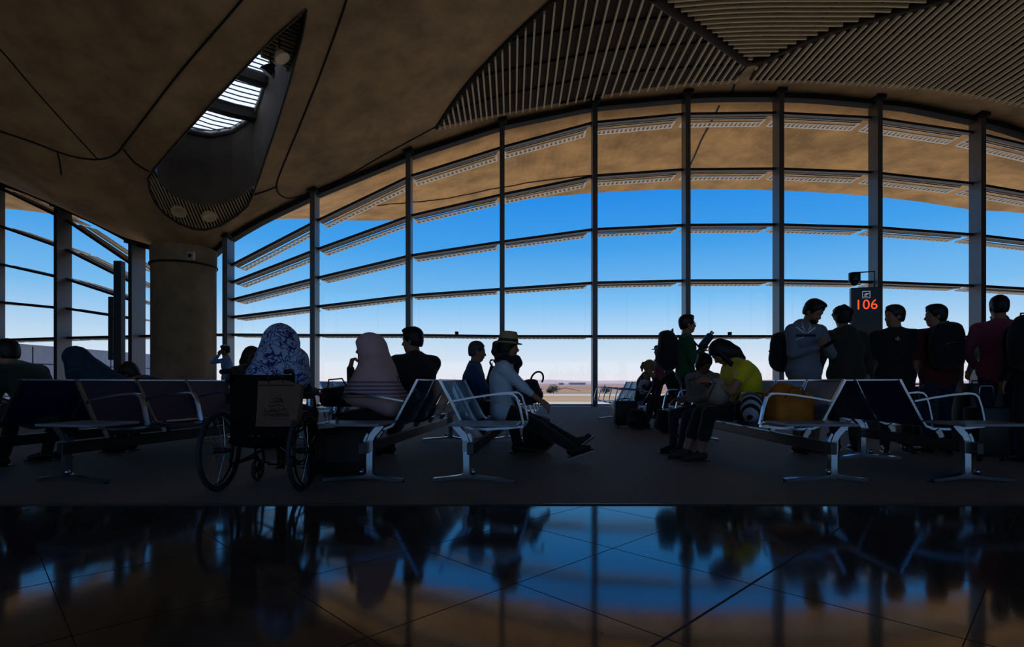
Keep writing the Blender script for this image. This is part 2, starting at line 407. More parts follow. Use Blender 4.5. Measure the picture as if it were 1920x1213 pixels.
# left wing of carpeted floor reaching the oblique glass front
m = MB(); m.prism([(-34, 19.8, -.2), (-12, 19.8, -.2), (-34, 26.2, -.2)], (0, 0, .206)); m.build('floor', _m['carpet'], kind='structure')

# ------------------------------------------------------------------ glass fronts
GLASS = bpy.data.materials.new('window_glass'); GLASS.use_nodes = True; n = GLASS.node_tree; n.nodes.clear()
o_ = n.nodes.new('ShaderNodeOutputMaterial'); tr = n.nodes.new('ShaderNodeBsdfTransparent'); gl = n.nodes.new('ShaderNodeBsdfGlossy'); mx = n.nodes.new('ShaderNodeMixShader'); fr = n.nodes.new('ShaderNodeLayerWeight'); fp = n.nodes.new('ShaderNodeMath'); fm = n.nodes.new('ShaderNodeMath')
tr.inputs[0].default_value = (.97, .985, .99, 1); gl.inputs['Roughness'].default_value = 0; fr.inputs[0].default_value = .5; fp.operation = 'POWER'; fp.inputs[1].default_value = 5; fm.operation = 'MULTIPLY_ADD'; fm.inputs[1].default_value = .8; fm.inputs[2].default_value = .05
n.links.new(fr.outputs['Facing'], fp.inputs[0]); n.links.new(fp.outputs[0], fm.inputs[0]); n.links.new(fm.outputs[0], mx.inputs[0]); n.links.new(tr.outputs[0], mx.inputs[1]); n.links.new(gl.outputs[0], mx.inputs[2]); n.links.new(mx.outputs[0], o_.inputs[0])

def mpos(px):
    a = (px-960)/F
    if px > 330: return Vector((a*19.5, 19.5, 0))
    X = a*(19.5-.288*12.2)/(1+.288*a); return Vector((X, 19.5-.288*(X+12.2), 0))
KX = [-300, 5, 130, 268, 300, 435, 595, 770, 942, 1112, 1282, 1453, 1633, 1822, 2010, 2200, 2500]
KS = [96, 71, 55, 31, 26, 32, 53, 74, 88, 99.5, 103.5, 104, 102, 95, 84, 70, 50]
K0 = [648, 638, 634, 631, 630, 628, 629, 629, 631, 631, 631, 631, 632, 632, 632, 632, 632]
def bar_z(px, k, d): return EYE+(HOR-(np.interp(px, KX, K0)-k*np.interp(px, KX, KS)))/F*d
def bay(idx, pa, pb, mull=True, shade=True):
    """window bay between the mullions at pa and pb (given by where they stand on the front)"""
    A, B = mpos(pa), mpos(pb); d = (B-A).normalized(); nrm = Vector((d.y, -d.x, 0)); nrm = nrm if nrm.y < 0 else -nrm   # towards the hall
    w = empty('window_%d' % idx); w['kind'] = 'structure'; Lb = (B-A).length
    def Z(k, t):
        a = bar_z(pa, k, A.y); b = bar_z(pb, k, B.y); return a+(b-a)*t
    def at(t): return A.lerp(B, t)
    def ztp(t): q = at(t); return cz(q.x, q.y-.2)-.12
    nb = [k for k in range(5 if idx not in (1, 13) else 1) if Z(k, .5) < ztp(.5)-.15]
    lev = [lambda t: 0.02]+[(lambda t, k=k: Z(k, t)) for k in nb]+[ztp]
    for lo, hi in zip(lev, lev[1:]):
        m = MB(); N = 6
        m.grid([[tuple(at(i/N)[:2])+(min(f(i/N), ztp(i/N)+.1),) for i in range(N+1)] for f in (lo, hi)])
        m.build('pane', GLASS, w)
    for k in nb:
        a, b = at(0), at(1); a = Vector((a.x, a.y, Z(k, 0))); b = Vector((b.x, b.y, Z(k, 1)))
        m = MB(); m.bar(a+nrm*.07, b+nrm*.07, .16, .09, up=(0, 0, 1)); tr_ = m.build('transom', TRANSOM, w)
        if shade:
            s0, s1 = a.lerp(b, .03)-nrm*.18, a.lerp(b, .93)-nrm*.18; o = -nrm
            m = MB(); m.bar(s0+o*.03, s1+o*.03, .13, .05); m.bar(s0+o*.34, s1+o*.34, .05, .04); m.bar(s0+o*.64, s1+o*.64, .08, .05)
            m.bar(s0, s0+o*.67, .07, .05); m.bar(s1, s1+o*.67, .07, .05)
            sh = m.build('sunshade', LOUV, w); m = MB(); L_ = (s1-s0).length; nn = int(L_/.16)
            for i in range(1, nn):
                q = s0.lerp(s1, i/nn); m.bar(q+o*.36, q+o*.62, .07, .05)
            m.build('sunshade_fins', LOUV, sh)
            m = MB()
            m.bar(s0+o*.02, s1+o*.02-(s1-s0)*0, .012, .1, up=(0, 0, 1)); m.build('shade_bracket', DARKM, sh)
    m = MB(); N = 6
    m.strip([tuple((at(i/N)+nrm*.1)[:2])+(ztp(i/N)+.02,) for i in range(N+1)], .34, .16); m.build('head_frame', SEAM, w)
    m = MB(); m.bar(A+nrm*.05+Vector((0, 0, .04)), B+nrm*.05+Vector((0, 0, .04)), .2, .06); m.build('sill', FRAME, w)
    if mull:
        q = B; top = cz(q.x, q.y-.3)-.02
        m = MB(); m.box((q.x+nrm.x*.2, q.y+nrm.y*.2, top/2), (.065, .25, top/2), Matrix((d, -nrm, (0, 0, 1))).transposed())
        mo = m.build('mullion', FRAME, w)
        m = MB(); m.box((q.x+nrm.x*.47, q.y+nrm.y*.47, top/2), (.085, .025, top/2), Matrix((d, -nrm, (0, 0, 1))).transposed()); m.build('mullion_flange', FRAME, mo)
        m = MB(); m.box((q.x+nrm.x*.3, q.y+nrm.y*.3, top-.02), (.16, .3, .07), Matrix((d, -nrm, (0, 0, 1))).transposed()); m.build('head_bracket', SEAM, mo)
    return w
ms = [403, 435, 595, 770, 942, 1112, 1282, 1453, 1633, 1822, 2010]
for i, (a, b) in enumerate(zip(ms, ms[1:])): bay(i+1, a, b, shade=i > 0)
bay(11, 2010, 2200)
# the oblique front left of the column
for i, (a, b) in enumerate([(300, 268), (268, 130), (130, 5), (5, -150)]): bay(13+i, a, b, shade=a < 290)
# little catches seen on the lowest transom
for i, px in enumerate((857, 1366, 541)):
    q = mpos(px); m = MB(); m.box((0, 0, 0), (.06, .05, .05), bev=.01)
    c = m.build('window_catch', SEAM, loc=(q.x, q.y-.11, bar_z(px, 0, q.y)+.1))
    tag(c, ['small black catch on the lowest window bar, above the man in the blue shirt', 'small black catch on the lowest window bar, above the woman in yellow', 'tiny black catch on the lowest window bar, above the patterned headscarf'][i], 'window catch')
# jamb beside the column, and the closed sides of the hall
q = mpos(403); m = MB(); m.box((q.x-.16, q.y-.1, 2.75), (.16, .22, 2.75)); m.build('trim_1', mat('jamb', (70, 66, 60), .6), kind='structure')
WALLM = mat('wall_paint', (120, 110, 95), .9)
m = MB(); m.box((1, -12.1, .3), (35, .1, .5)); m.box((1, -12.1, 4.1), (35, .1, 1.3)); m.box((1, -12.1, 10.4), (35, .1, 1.2))
for x in (-29.5, 31.5): m.box((x, -12.1, 7.3), (4.5, .1, 1.9)); m.box((x, -12.1, 1.8), (4.5, .1, 1.0))
m.build('wall_back', WALLM, kind='structure')
m = MB(); m.box((1, -12.1, 1.8), (26, .02, 1.0)); m.build('window_21', GLASS, kind='structure'); m = MB(); m.box((1, -12.1, 7.3), (26, .02, 1.9)); rw = m.build('window_20', GLASS, kind='structure')  # glazed openings added behind the camera: daylight for ceiling, glints in metal
for i in range(14): m = MB(); m.box((-24+i*3.85, -12.0, 7.3), (.06, .12, 1.9)); m.build('mullion', FRAME, rw)  # bars of the added upper opening
m = MB(); m.box((-34.1, 7, 5.7), (.1, 19.2, 5.9)); m.build('wall_left', WALLM, kind='structure')
m = MB(); m.box((36.1, 4, 5.7), (.1, 16.2, 5.9)); m.build('wall_right', WALLM, kind='structure')
q0 = mpos(-150); m = MB(); m.bar((q0.x-.1, q0.y, 5.2), (-34, wall_y(-34), 5.2), .2, 10.6); m.build('wall_front_left', WALLM, kind='structure')
q0 = mpos(2200); m = MB(); m.bar((q0.x+.1, 19.5, 5.2), (36, 19.5, 5.2), .2, 10.4); m.build('wall_front_right', WALLM, kind='structure')

# ------------------------------------------------------------------ outer eaves, roof slab above so no daylight leaks in
ED = 26.2
edge_px = [(-420, 372), (-60, 382), (10, 391), (89, 400), (190, 419), (300, 441), (380, 441), (470, 421), (541, 410), (640, 413), (735, 413), (800, 402), (870, 389), (942, 379), (1030, 369), (1112, 362), (1200, 357), (1282, 355), (1370, 355),
           (1453, 357), (1540, 361), (1633, 368), (1730, 379), (1822, 393), (1920, 400), (2080, 430), (2300, 470), (2700, 520)]
sm = smooth_px(edge_px, 3); rows = [[], [], [], []]
for px, py in sm:
    e = P(px, py, ED); a = (px-960)/F
    if px > 330: w = Vector((a*19.5, 19.5, 0))
    else: w = mpos(px)
    w = Vector((w.x, w.y+.18, 0)); w.z = cz(w.x, min(w.y, 19.4))-.02
    for j in range(4):
        q = w.lerp(e, j/3); rows[j].append(q)
m = MB(); m.grid(rows); m.grid([rows[3], [p+Vector((0, .3, .35)) for p in rows[3]]])
m.grid([rows[0], [p+Vector((0, 0, 1.2)) for p in rows[0]]])
SOF = mat('eaves_concrete', (214, 166, 104), .85, noise=.42, nscale=.7, bump=.4, bscale=4)
eaves = m.build('roof_eaves', SOF, smooth=True)
tag(eaves, 'curved brown concrete roof overhang seen through the top of the glass front', 'roof overhang')
def eav(px, py):
    """point of the eaves met by the view ray through a pixel"""
    best = None; xs_ = [p[0] for p in sm]
    e = P(px, np.interp(px, xs_, [p[1] for p in sm]), ED); w = Vector(((px-960)/F*19.5, 19.68, 0)); w.z = cz(w.x, 19.4)-.02
    for i in range(60):
        q = w.lerp(e, i/59); yy = HOR-(q.z-EYE)/q.y*F
        if yy >= py: return q
    return e
m = MB(); m.tube([eav(*p)+Vector((0, 0, -.01)) for p in densify([Vector((1352, 196)), Vector((1322, 250)), Vector((1290, 318)), Vector((1282, 340))], 15)], .035, 5); m.build('joint_seam', SEAM, eaves)
m = MB(); m.tube([eav(*p)+Vector((0, 0, -.01)) for p in smooth_px([(700, 384), (770, 378), (840, 370), (940, 350), (1030, 336), (1112, 327), (1280, 318)], 4)], .03, 5); m.build('joint_seam', SEAM, eaves)
m = MB(); m.grid([[(x, y, 13.4) for x in (-34, -12, 10, 36)] for y in (-12, 12.0)])
m.build('trim_2', WALLM, kind='structure')

# ------------------------------------------------------------------ outside
GZ = -4.0
def ground_mat():
    m = bpy.data.materials.new('desert'); m.use_nodes = True; n = m.node_tree; b = n.nodes['Principled BSDF']; L = n.links.new
    t = n.nodes.new('ShaderNodeTexCoord'); s = n.nodes.new('ShaderNodeSeparateXYZ'); L(t.outputs['Object'], s.inputs[0])
    mp = n.nodes.new('ShaderNodeMapping'); mp.inputs['Scale'].default_value = (.004, .02, 1); L(t.outputs['Object'], mp.inputs[0])
    no = n.nodes.new('ShaderNodeTexNoise'); no.inputs['Scale'].default_value = 1; no.inputs['Detail'].default_value = 9; L(mp.outputs[0], no.inputs['Vector'])
    ad = n.nodes.new('ShaderNodeMath'); ad.operation = 'MULTIPLY_ADD'; ad.inputs[1].default_value = 22; L(no.outputs[0], ad.inputs[0]); L(s.outputs['Y'], ad.inputs[2])
    mr = n.nodes.new('ShaderNodeMapRange'); mr.inputs['From Max'].default_value = 1000; L(ad.outputs[0], mr.inputs[0])
    r = n.nodes.new('ShaderNodeValToRGB'); r.color_ramp.interpolation = 'LINEAR'; e = r.color_ramp.elements
    cols = [(0, (188, 182, 172)), (.150, (196, 188, 176)), (.156, (176, 146, 104)), (.17, (182, 150, 108)), (.215, (172, 144, 106)), (.222, (192, 186, 176)), (.25, (196, 188, 178)), (.258, (160, 130, 96)), (.33, (170, 136, 104)), (.5, (158, 124, 104)), (.8, (164, 132, 118)), (1, (168, 140, 130))]
    while len(e) < len(cols): e.new(.5)
    for k, (p, c) in zip(e, cols): k.position = p; k.color = lin(c)+(1,)
    L(mr.outputs[0], r.inputs[0]); L(r.outputs[0], b.inputs['Base Color']); b.inputs['Roughness'].default_value = .95; b.inputs['Specular IOR Level'].default_value = .1
    return m
m = MB(); m.grid([[(x, y, GZ) for x in (-9000, 9000)] for y in (20.2, 1000, 9000)]); m.grid([[(x, y, GZ) for x in (-9000, 9000)] for y in (-3000, -60)]); m.grid([[(x, y, GZ) for x in (-34.5, 36.6)] for y in (-60, -12.4)]); m.grid([[(-9000, y, GZ), (-34.5, y, GZ)] for y in (-60, 20.2)])
m.grid([[(36.6, y, GZ), (9000, y, GZ)] for y in (-60, 20.2)])
m.build('ground', ground_mat(), kind='structure')
# hills on the horizon, haze put into their pale colour
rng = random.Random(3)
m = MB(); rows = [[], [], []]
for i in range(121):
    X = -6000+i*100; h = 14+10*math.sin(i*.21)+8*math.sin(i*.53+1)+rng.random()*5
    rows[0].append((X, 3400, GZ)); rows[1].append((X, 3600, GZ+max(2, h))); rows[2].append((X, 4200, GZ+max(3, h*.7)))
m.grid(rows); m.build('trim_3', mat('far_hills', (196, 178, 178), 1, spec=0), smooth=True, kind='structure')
def far_block(px, w, d, h, label, c=(206, 196, 194)):
    q = PX(px, d, GZ); b = empty('airport_building', q, label=label, cat='building')  # haze put into the pale colours of wall, roof and glass
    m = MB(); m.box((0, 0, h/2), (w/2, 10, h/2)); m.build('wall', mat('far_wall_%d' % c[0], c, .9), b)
    m = MB(); m.box((0, 0, h+.4), (w/2+1, 10.6, .5)); m.build('roof', mat('far_roof', (180, 168, 166), .8), b)
    m = MB(); m.box((0, -10.02, h*.55), (w/2-2, .06, h*.14)); m.build('window_band', mat('far_glass', (130, 122, 124), .6), b)
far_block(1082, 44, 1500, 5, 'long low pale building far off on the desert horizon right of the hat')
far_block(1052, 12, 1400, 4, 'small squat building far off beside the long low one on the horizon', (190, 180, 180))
def bush(px, d, r, label, s):
    rg = random.Random(s); q = PX(px, d, GZ); m = MB()
    for i in range(7):
        a = rg.random()*2*PI; e = Vector((math.cos(a)*r*.5, math.sin(a)*r*.5, r*(.7+.7*rg.random())))
        m.tube([(0, 0, 0), e*.5+Vector((0, 0, .1)), e], [.09, .06, .03], 5)
    o = m.build('desert_bush', mat('bush_wood', (70, 55, 40), .9), loc=q); tag(o, label, 'bush')
    m = MB()
    for i in range(620):
        a, b, c = rg.random()*2*PI, math.asin(rg.uniform(-.9, 1)), r*rg.uniform(.3, 1.05)*(1+.2*math.sin(5*i))
        p = Vector((math.cos(a)*math.cos(b)*c*1.1, math.sin(a)*math.cos(b)*c, r*.8+math.sin(b)*c*.8))
        u = Vector((rg.uniform(-1, 1), rg.uniform(-1, 1), rg.uniform(-1, 1))).normalized()*.28; v = u.orthogonal().normalized()*.14
        m.face([p-u, p+v, p+u, p-v])
    m.build('foliage', mat('bush_leaf', (64, 72, 44), .8), o)
bush(1038, 262, 2.6, 'pale round desert bush beyond the road, just right of the hat lady\'s hand', 1)
bush(1031, 258, 1.5, 'low scrubby bush at the foot of the pale round desert bush', 2)
bush(1136, 250, 2.3, 'dark green bush standing in the desert near the far row of seats', 5)
m = MB(); q = PX(1036, 255, GZ+1.4); m.tube([q, q+Vector((6, 0, 1.2)), q+Vector((13, 0, -.4))], [.2, .14, .08], 6)
tag(m.build('fallen_branch', mat('bush_wood', (70, 55, 40), .9)), 'thin dead branch leaning out from the pale desert bush', 'branch')
# grey panelled boundary wall left
m = MB(); m.box((-23.6, 31.5, -.7), (.3, 11.5, 3.3)); m.box((-23.6, 31.5, 2.63), (.36, 11.5, .04))
bw = m.build('boundary_wall', mat('boundary_panel', (150, 158, 170), .7, noise=.12, nscale=1)); tag(bw, 'long grey panelled wall outside the left glass front', 'wall')
m = MB()
for i in range(8): m.box((-23.29, 21.5+i*2.6, -.7), (.012, .02, 3.3))
m.box((-23.29, 31.5, 1.75), (.012, 11.5, .02)); m.box((-23.29, 31.5, .2), (.012, 11.5, .02)); m.build('panel_joints', SEAM, bw)
# ------------------------------------------------------------------ tandem seating
LEATH = mat('seat_leather', (8, 38, 98), .32, spec=1.0, bump=.08, bscale=60, coat=.5)  # blue strengthened in the base colour to stand in for reflected sky
CHROME = mat('polished_aluminium', (158, 178, 202), .2, metal=1)
ALU = mat('cast_aluminium', (150, 156, 164), .28, metal=.9)
BEAM = mat('beam_metal', (60, 64, 70), .35, metal=.8)
TABLE = mat('table_laminate', (140, 148, 162), .35, spec=.7)
def bench(loc, rz, face, n, label, group=None, near_table=True, Ltot=None):
    """a row of seats on one beam; local +y runs away along the beam, the seats face local +x (face=1) or -x (face=-1)"""
    root = empty('tandem_bench', loc, rz, label=label, cat='airport seating', group=group); f = face
    y0 = .32 if near_table else -.2; sp = .63; yl = y0+n*sp; last = max(yl-.25, 1.0)
    m = MB(); m.box((.06*f, (yl-.05)/2-.02, .285), (.028, (yl+.1)/2, .048), bev=.006); m.build('beam', BEAM, root)
    for y in (0, last):
        m = MB()
        def prof(pts, w): m.strip([(x*f, y, z) for x, z in pts], w[0], w[1], up=(0, 1, 0))
        # upright, bent back at the top
        pts = [(.015, .03), (.015, .16), (.012, .34), (-.01, .39), (-.06, .445), (-.085, .475)]
        m.strip([(x*f, y, z) for x, z in pts], .05, .055, up=(0, 1, 0))
        # two splayed feet
        m.strip([(x*f, y, z) for x, z in [(.02, .075), (.06, .05), (.22, .034), (.41, .02)]], .026, .06, up=(0, 1, 0))
        m.strip([(x*f, y, z) for x, z in [(.01, .075), (-.03, .05), (-.14, .034), (-.26, .02)]], .026, .06, up=(0, 1, 0))
        m.strip([(x*f, y-.0, z) for x, z in [(.03, .40), (.05, .36), (.06, .32)]], .02, .05, up=(0, 1, 0))
        leg = m.build('leg', CHROME, root, smooth='auto')
        for s, x in ((1, .40), (-1, -.25)):
            m = MB(); m.lathe([(.022, 0), (.024, .006), (.018, .014)], 12, Matrix.Translation((x*f, y, .006))); m.build('foot_glide', DARKM, leg)
        m = MB(); m.lathe([(.018, 0), (.02, .03), (.012, .045)], 12, Matrix.Translation((.075*f, y-.045, .07))); m.build('bolt', CHROME, leg, smooth=True)
        m = MB(); m.box((.012*f, y-.029, .30), (.027, .002, .045)); m.build('clamp_plate', ALU, leg)
    if near_table:
        m = MB(); m.box((.165*f, .06, .478), (.275, .215, .011), bev=.005); m.build('side_table', TABLE, root)
    for k in range(n+1):
        y = y0+k*sp; yy = y+(.02 if k == 0 else (-.02 if k == n else 0))
        m = MB()   # side frame: back bar, hip, seat rail
        back = [(-.29, .845), (-.235, .74), (-.18, .64), (-.10, .49), (-.06, .435), (0, .412)]
        m.strip([(x*f, yy, z) for x, z in back], .020, .034, up=(0, 1, 0)); m.strip([(x*f, yy, z) for x, z in [(0, .412), (.12, .408), (.32, .42), (.455, .435)]], .020, .03, up=(0, 1, 0))
        fr = m.build('side_frame', CHROME, root, smooth='auto')
        m = MB(); m.strip([(x*f, yy, z) for x, z in [(.03, .40), (.055, .37), (.07, .335)]], .045, .05, up=(0, 1, 0)); m.build('bracket', ALU, fr)
        m = MB()
        a = [(-.165, .655), (.0, .685), (.18, .712), (.32, .722), (.365, .715), (.395, .69), (.425, .60), (.455, .45)]
        m.strip([(x*f, yy, z) for x, z in a], .016, .04, up=(0, 1, 0)); m.build('armrest', CHROME, root, smooth='auto')
    for k in range(n):
        y = y0+(k+.5)*sp; h = sp/2-.022
        prof_b = [(-.287, .838), (-.245, .745), (-.195, .64), (-.13, .52), (-.075, .435)]
        rows = []
        for j, (x, z) in enumerate(prof_b):
            rows.append([((x-.006*math.sin(PI*i/8))*f, y-h+2*h*i/8, z) for i in range(9)])
        m = MB(); m.grid(rows)
        r = bmesh.ops.solidify(m.b, geom=m.b.faces[:], thickness=.022)
        m.build('backrest', LEATH, root, smooth='auto')
        prof_s = [(-.04, .428), (.08, .415), (.25, .425), (.40, .44), (.455, .425)]
        m = MB(); m.grid([[((x)*f, y-h+2*h*i/6, z-.008*math.sin(PI*i/6)) for i in range(7)] for x, z in prof_s])
        bmesh.ops.solidify(m.b, geom=m.b.faces[:], thickness=.022); m.build('seat', LEATH, root, smooth='auto')
        m = MB(); m.bar((-.29*f, y-h, .842), (-.29*f, y+h, .842), .018, .012); m.build('top_rail', CHROME, root)
    return root
RL, RM = math.radians(-11.5), math.radians(-5.4)
bench((-1.145, 4.5, .006), RM, -1, 5, 'black seat row under the pink headscarf woman, its black backs towards the blue row')
bench((-.385, 4.5, .006), RM, 1, 5, 'seat row with sky-blue shining backs where the woman in the straw hat sits')
bench((2.64, 4.5, .006), 0, -1, 5, 'seat row with the orange bag where the woman in yellow sits')
bench((3.70, 4.5, .006), 0, 1, 2, 'short dark seat row backing onto the one with the orange bag')
bench((-3.66, 4.5, .006), RL, 1, 5, 'dark seat row beside the wheelchair, its armrests and table turned to the wheelchair')
bench((-4.62, 4.5, .006), RL, -1, 5, 'dark seat row at the picture edge where the teal headscarf woman sits')
bench((2.34, 10.3, .006), 0, -1, 4, 'distant blue seat row by the window, beside the black luggage', near_table=False)
bench((-3.3, 10.4, .006), RM, 1, 3, 'distant seat row glimpsed between the wheelchair and the pink headscarf', near_table=False)
bench((-2.75, 8.75, .006), RM, -1, 2, 'distant pale-backed seat row behind the black bag and the pink headscarf woman', near_table=False)
#bench((5.6, 4.55, .006), 0, -1, 2, 'dark seat row at the far picture edge behind the table of the short row', near_table=False)
# ------------------------------------------------------------------ soft bodies: blended round cones, ellipsoids and boxes turned into one skin
import openvdb
V3 = lambda *a: np.array(a[0] if len(a) == 1 else a, dtype=float)
def _cone(p, a, b, ra, rb):
    ba = b-a; l2 = ba@ba
    if l2 < 1e-9: return np.linalg.norm(p-a, axis=-1)-max(ra, rb)
    t = np.clip(((p-a)@ba)/l2, 0, 1)
    return np.linalg.norm(p-a-t[..., None]*ba, axis=-1)-(ra+(rb-ra)*t)
def _ell(p, c, r, R):
    q = (p-c)@R; k0 = np.linalg.norm(q/r, axis=-1); k1 = np.linalg.norm(q/(r*r), axis=-1)
    return k0*(k0-1)/np.maximum(k1, 1e-6)
def _box(p, c, h, R, rd):
    q = np.abs((p-c)@R)-(h-rd); return np.linalg.norm(np.maximum(q, 0), axis=-1)+np.minimum(q.max(-1), 0)-rd
class Blob:
    def __init__(s, k=.02): s.ops = []; s.k = k
    def cone(s, a, b, ra, rb=None, k=None, sub=False):
        a, b = V3(a), V3(b); rb = ra if rb is None else rb; r = max(ra, rb)
        s.ops.append(('c', (a, b, ra, rb), np.minimum(a, b)-r, np.maximum(a, b)+r, s.k if k is None else k, sub)); return s
    def path(s, pts, rs, k=None, sub=False):
        rs = rs if isinstance(rs, (list, tuple)) else [rs]*len(pts)
        for i in range(len(pts)-1): s.cone(pts[i], pts[i+1], rs[i], rs[i+1], k, sub)
        return s
    def ell(s, c, r, R=None, k=None, sub=False):
        c, r = V3(c), V3(r)*1.0; R = np.eye(3) if R is None else R; m = r.max()
        s.ops.append(('e', (c, r, R), c-m, c+m, s.k if k is None else k, sub)); return s
    def box(s, c, h, R=None, rd=.01, k=None, sub=False):
        c, h = V3(c), V3(h); R = np.eye(3) if R is None else R; m = np.linalg.norm(h)
        s.ops.append(('b', (c, h, R, rd), c-m, c+m, s.k if k is None else k, sub)); return s
    def mesh(s, vox):
        adds = [o for o in s.ops if not o[5]]
        lo = np.min([o[2] for o in adds], 0)-vox*4; hi = np.max([o[3] for o in adds], 0)+vox*4
        n = np.ceil((hi-lo)/vox).astype(int)+1; big = vox*3
        g = np.full(tuple(n), big, dtype=np.float32)
        for typ, a, l, h, k, sub in s.ops:
            pad = k+vox*3.5; i0 = np.maximum(np.floor((l-pad-lo)/vox).astype(int), 0); i1 = np.minimum(np.ceil((h+pad-lo)/vox).astype(int)+1, n)
            if (i1 <= i0).any(): continue
            ax = [lo[j]+vox*np.arange(i0[j], i1[j]) for j in range(3)]
            p = np.stack(np.meshgrid(*ax, indexing='ij'), -1)
            d = _cone(p, *a) if typ == 'c' else (_ell(p, *a) if typ == 'e' else _box(p, *a))
            v = g[i0[0]:i1[0], i0[1]:i1[1], i0[2]:i1[2]]
            if sub: d = -d
            kk = max(k, 1e-5)
            if sub:
                hh = np.maximum(kk-np.abs(v-d), 0)/kk; r = np.maximum(v, d)+hh*hh*kk*.25
            else:
                hh = np.maximum(kk-np.abs(v-d), 0)/kk; r = np.minimum(v, d)-hh*hh*kk*.25
            g[i0[0]:i1[0], i0[1]:i1[1], i0[2]:i1[2]] = np.minimum(r, big)
        g = np.maximum(g, -big)
        fg = openvdb.FloatGrid(big/vox); fg.copyFromArray((g/vox).astype(np.float32), tolerance=0)
        pts, tris, quads = fg.convertToPolygons(0.0, .12)
        return np.asarray(pts, dtype=float)*vox+lo, tris, quads
    def build(s, name, m, parent=None, vox=.008, loc=None, rz=None):
        pts, tris, quads = s.mesh(vox)
        me = bpy.data.meshes.new(name)
        faces = [tuple(int(v) for v in t[::-1]) for t in tris]+[tuple(int(v) for v in q[::-1]) for q in quads]
        me.from_pydata([tuple(p) for p in pts], [], faces); me.update(); me.materials.append(m); me.shade_smooth()
        o = bpy.data.objects.new(name, me); COL.objects.link(o)
        if parent: o.parent = parent
        if loc is not None: o.location = loc
        if rz is not None: o.rotation_euler = (0, 0, rz)
        return o
def rot_axes(f, u):
    """3x3 with columns forward, left, up"""
    f = V3(f)/np.linalg.norm(f); u = V3(u); u = u-f*(u@f); u = u/np.linalg.norm(u); return np.stack([f, np.cross(u, f), u], 1)
def ry(deg):   # pitch: positive bends forward (+x goes down)
    a = math.radians(deg); c, s = math.cos(a), math.sin(a); return np.array([[c, 0, s], [0, 1, 0], [-s, 0, c]])
def rzm(deg):
    a = math.radians(deg); c, s = math.cos(a), math.sin(a); return np.array([[c, -s, 0], [s, c, 0], [0, 0, 1]])
def rx(deg):   # roll: positive leans to the left (+y)
    a = -math.radians(deg); c, s = math.cos(a), math.sin(a); return np.array([[1, 0, 0], [0, c, -s], [0, s, c]])
def ik(a, t, l1, l2, hint):
    a, t, hint = V3(a), V3(t), V3(hint); d = t-a; L = np.linalg.norm(d)
    if L > (l1+l2)*.998: t = a+d/L*(l1+l2)*.998; d = t-a; L = np.linalg.norm(d)
    u = d/L; x = (l1*l1-l2*l2+L*L)/(2*L); h = math.sqrt(max(l1*l1-x*x, 0)); n = hint-u*(hint@u); n = n/max(np.linalg.norm(n), 1e-6)
    return a+u*x+n*h, t
SKIN = mat('skin', (168, 118, 92), .5, spec=.4); SKIN_D = mat('skin_tanned', (126, 84, 62), .5, spec=.4)
def hand(b, w, d, nrm, side, s=1, curl=.3, spread=.1):
    """palm and five fingers: w wrist, d pointing direction, nrm palm normal, side +1 when the thumb lies towards cross(d,nrm)"""
    d = V3(d)/np.linalg.norm(d); nrm = V3(nrm); nrm = nrm-d*(nrm@d); nrm /= np.linalg.norm(nrm); lat = np.cross(d, nrm)*side; w = V3(w)
    R = np.stack([d, lat, nrm], 1)
    b.box(w+d*.045*s, np.array([.046, .038, .013])*s, R, .012*s, k=.012*s)
    for i, (o, L) in enumerate(((.029, .068), (.010, .078), (-.010, .072), (-.028, .056))):
        p = w+d*.086*s+lat*o*s; c1 = curl*1.1; c2 = curl*2.5
        q1 = d*math.cos(c1)+nrm*math.sin(c1)+lat*o*spread*6; q2 = d*math.cos(c2)+nrm*math.sin(c2)
        m1 = p+q1*L*.55*s; b.cone(p, m1, .0092*s, .0085*s, k=.004); b.cone(m1, m1+q2*L*.5*s, .0085*s, .0068*s, k=.003)
    t0 = w+d*.025*s+lat*.034*s; t1 = t0+(lat*.6+d*.7+nrm*.45)*.042*s; t2 = t1+(d*.85+nrm*.5+lat*.05)*.034*s
    b.cone(t0, t1, .013*s, .0105*s, k=.012*s); b.cone(t1, t2, .0105*s, .008*s, k=.003)
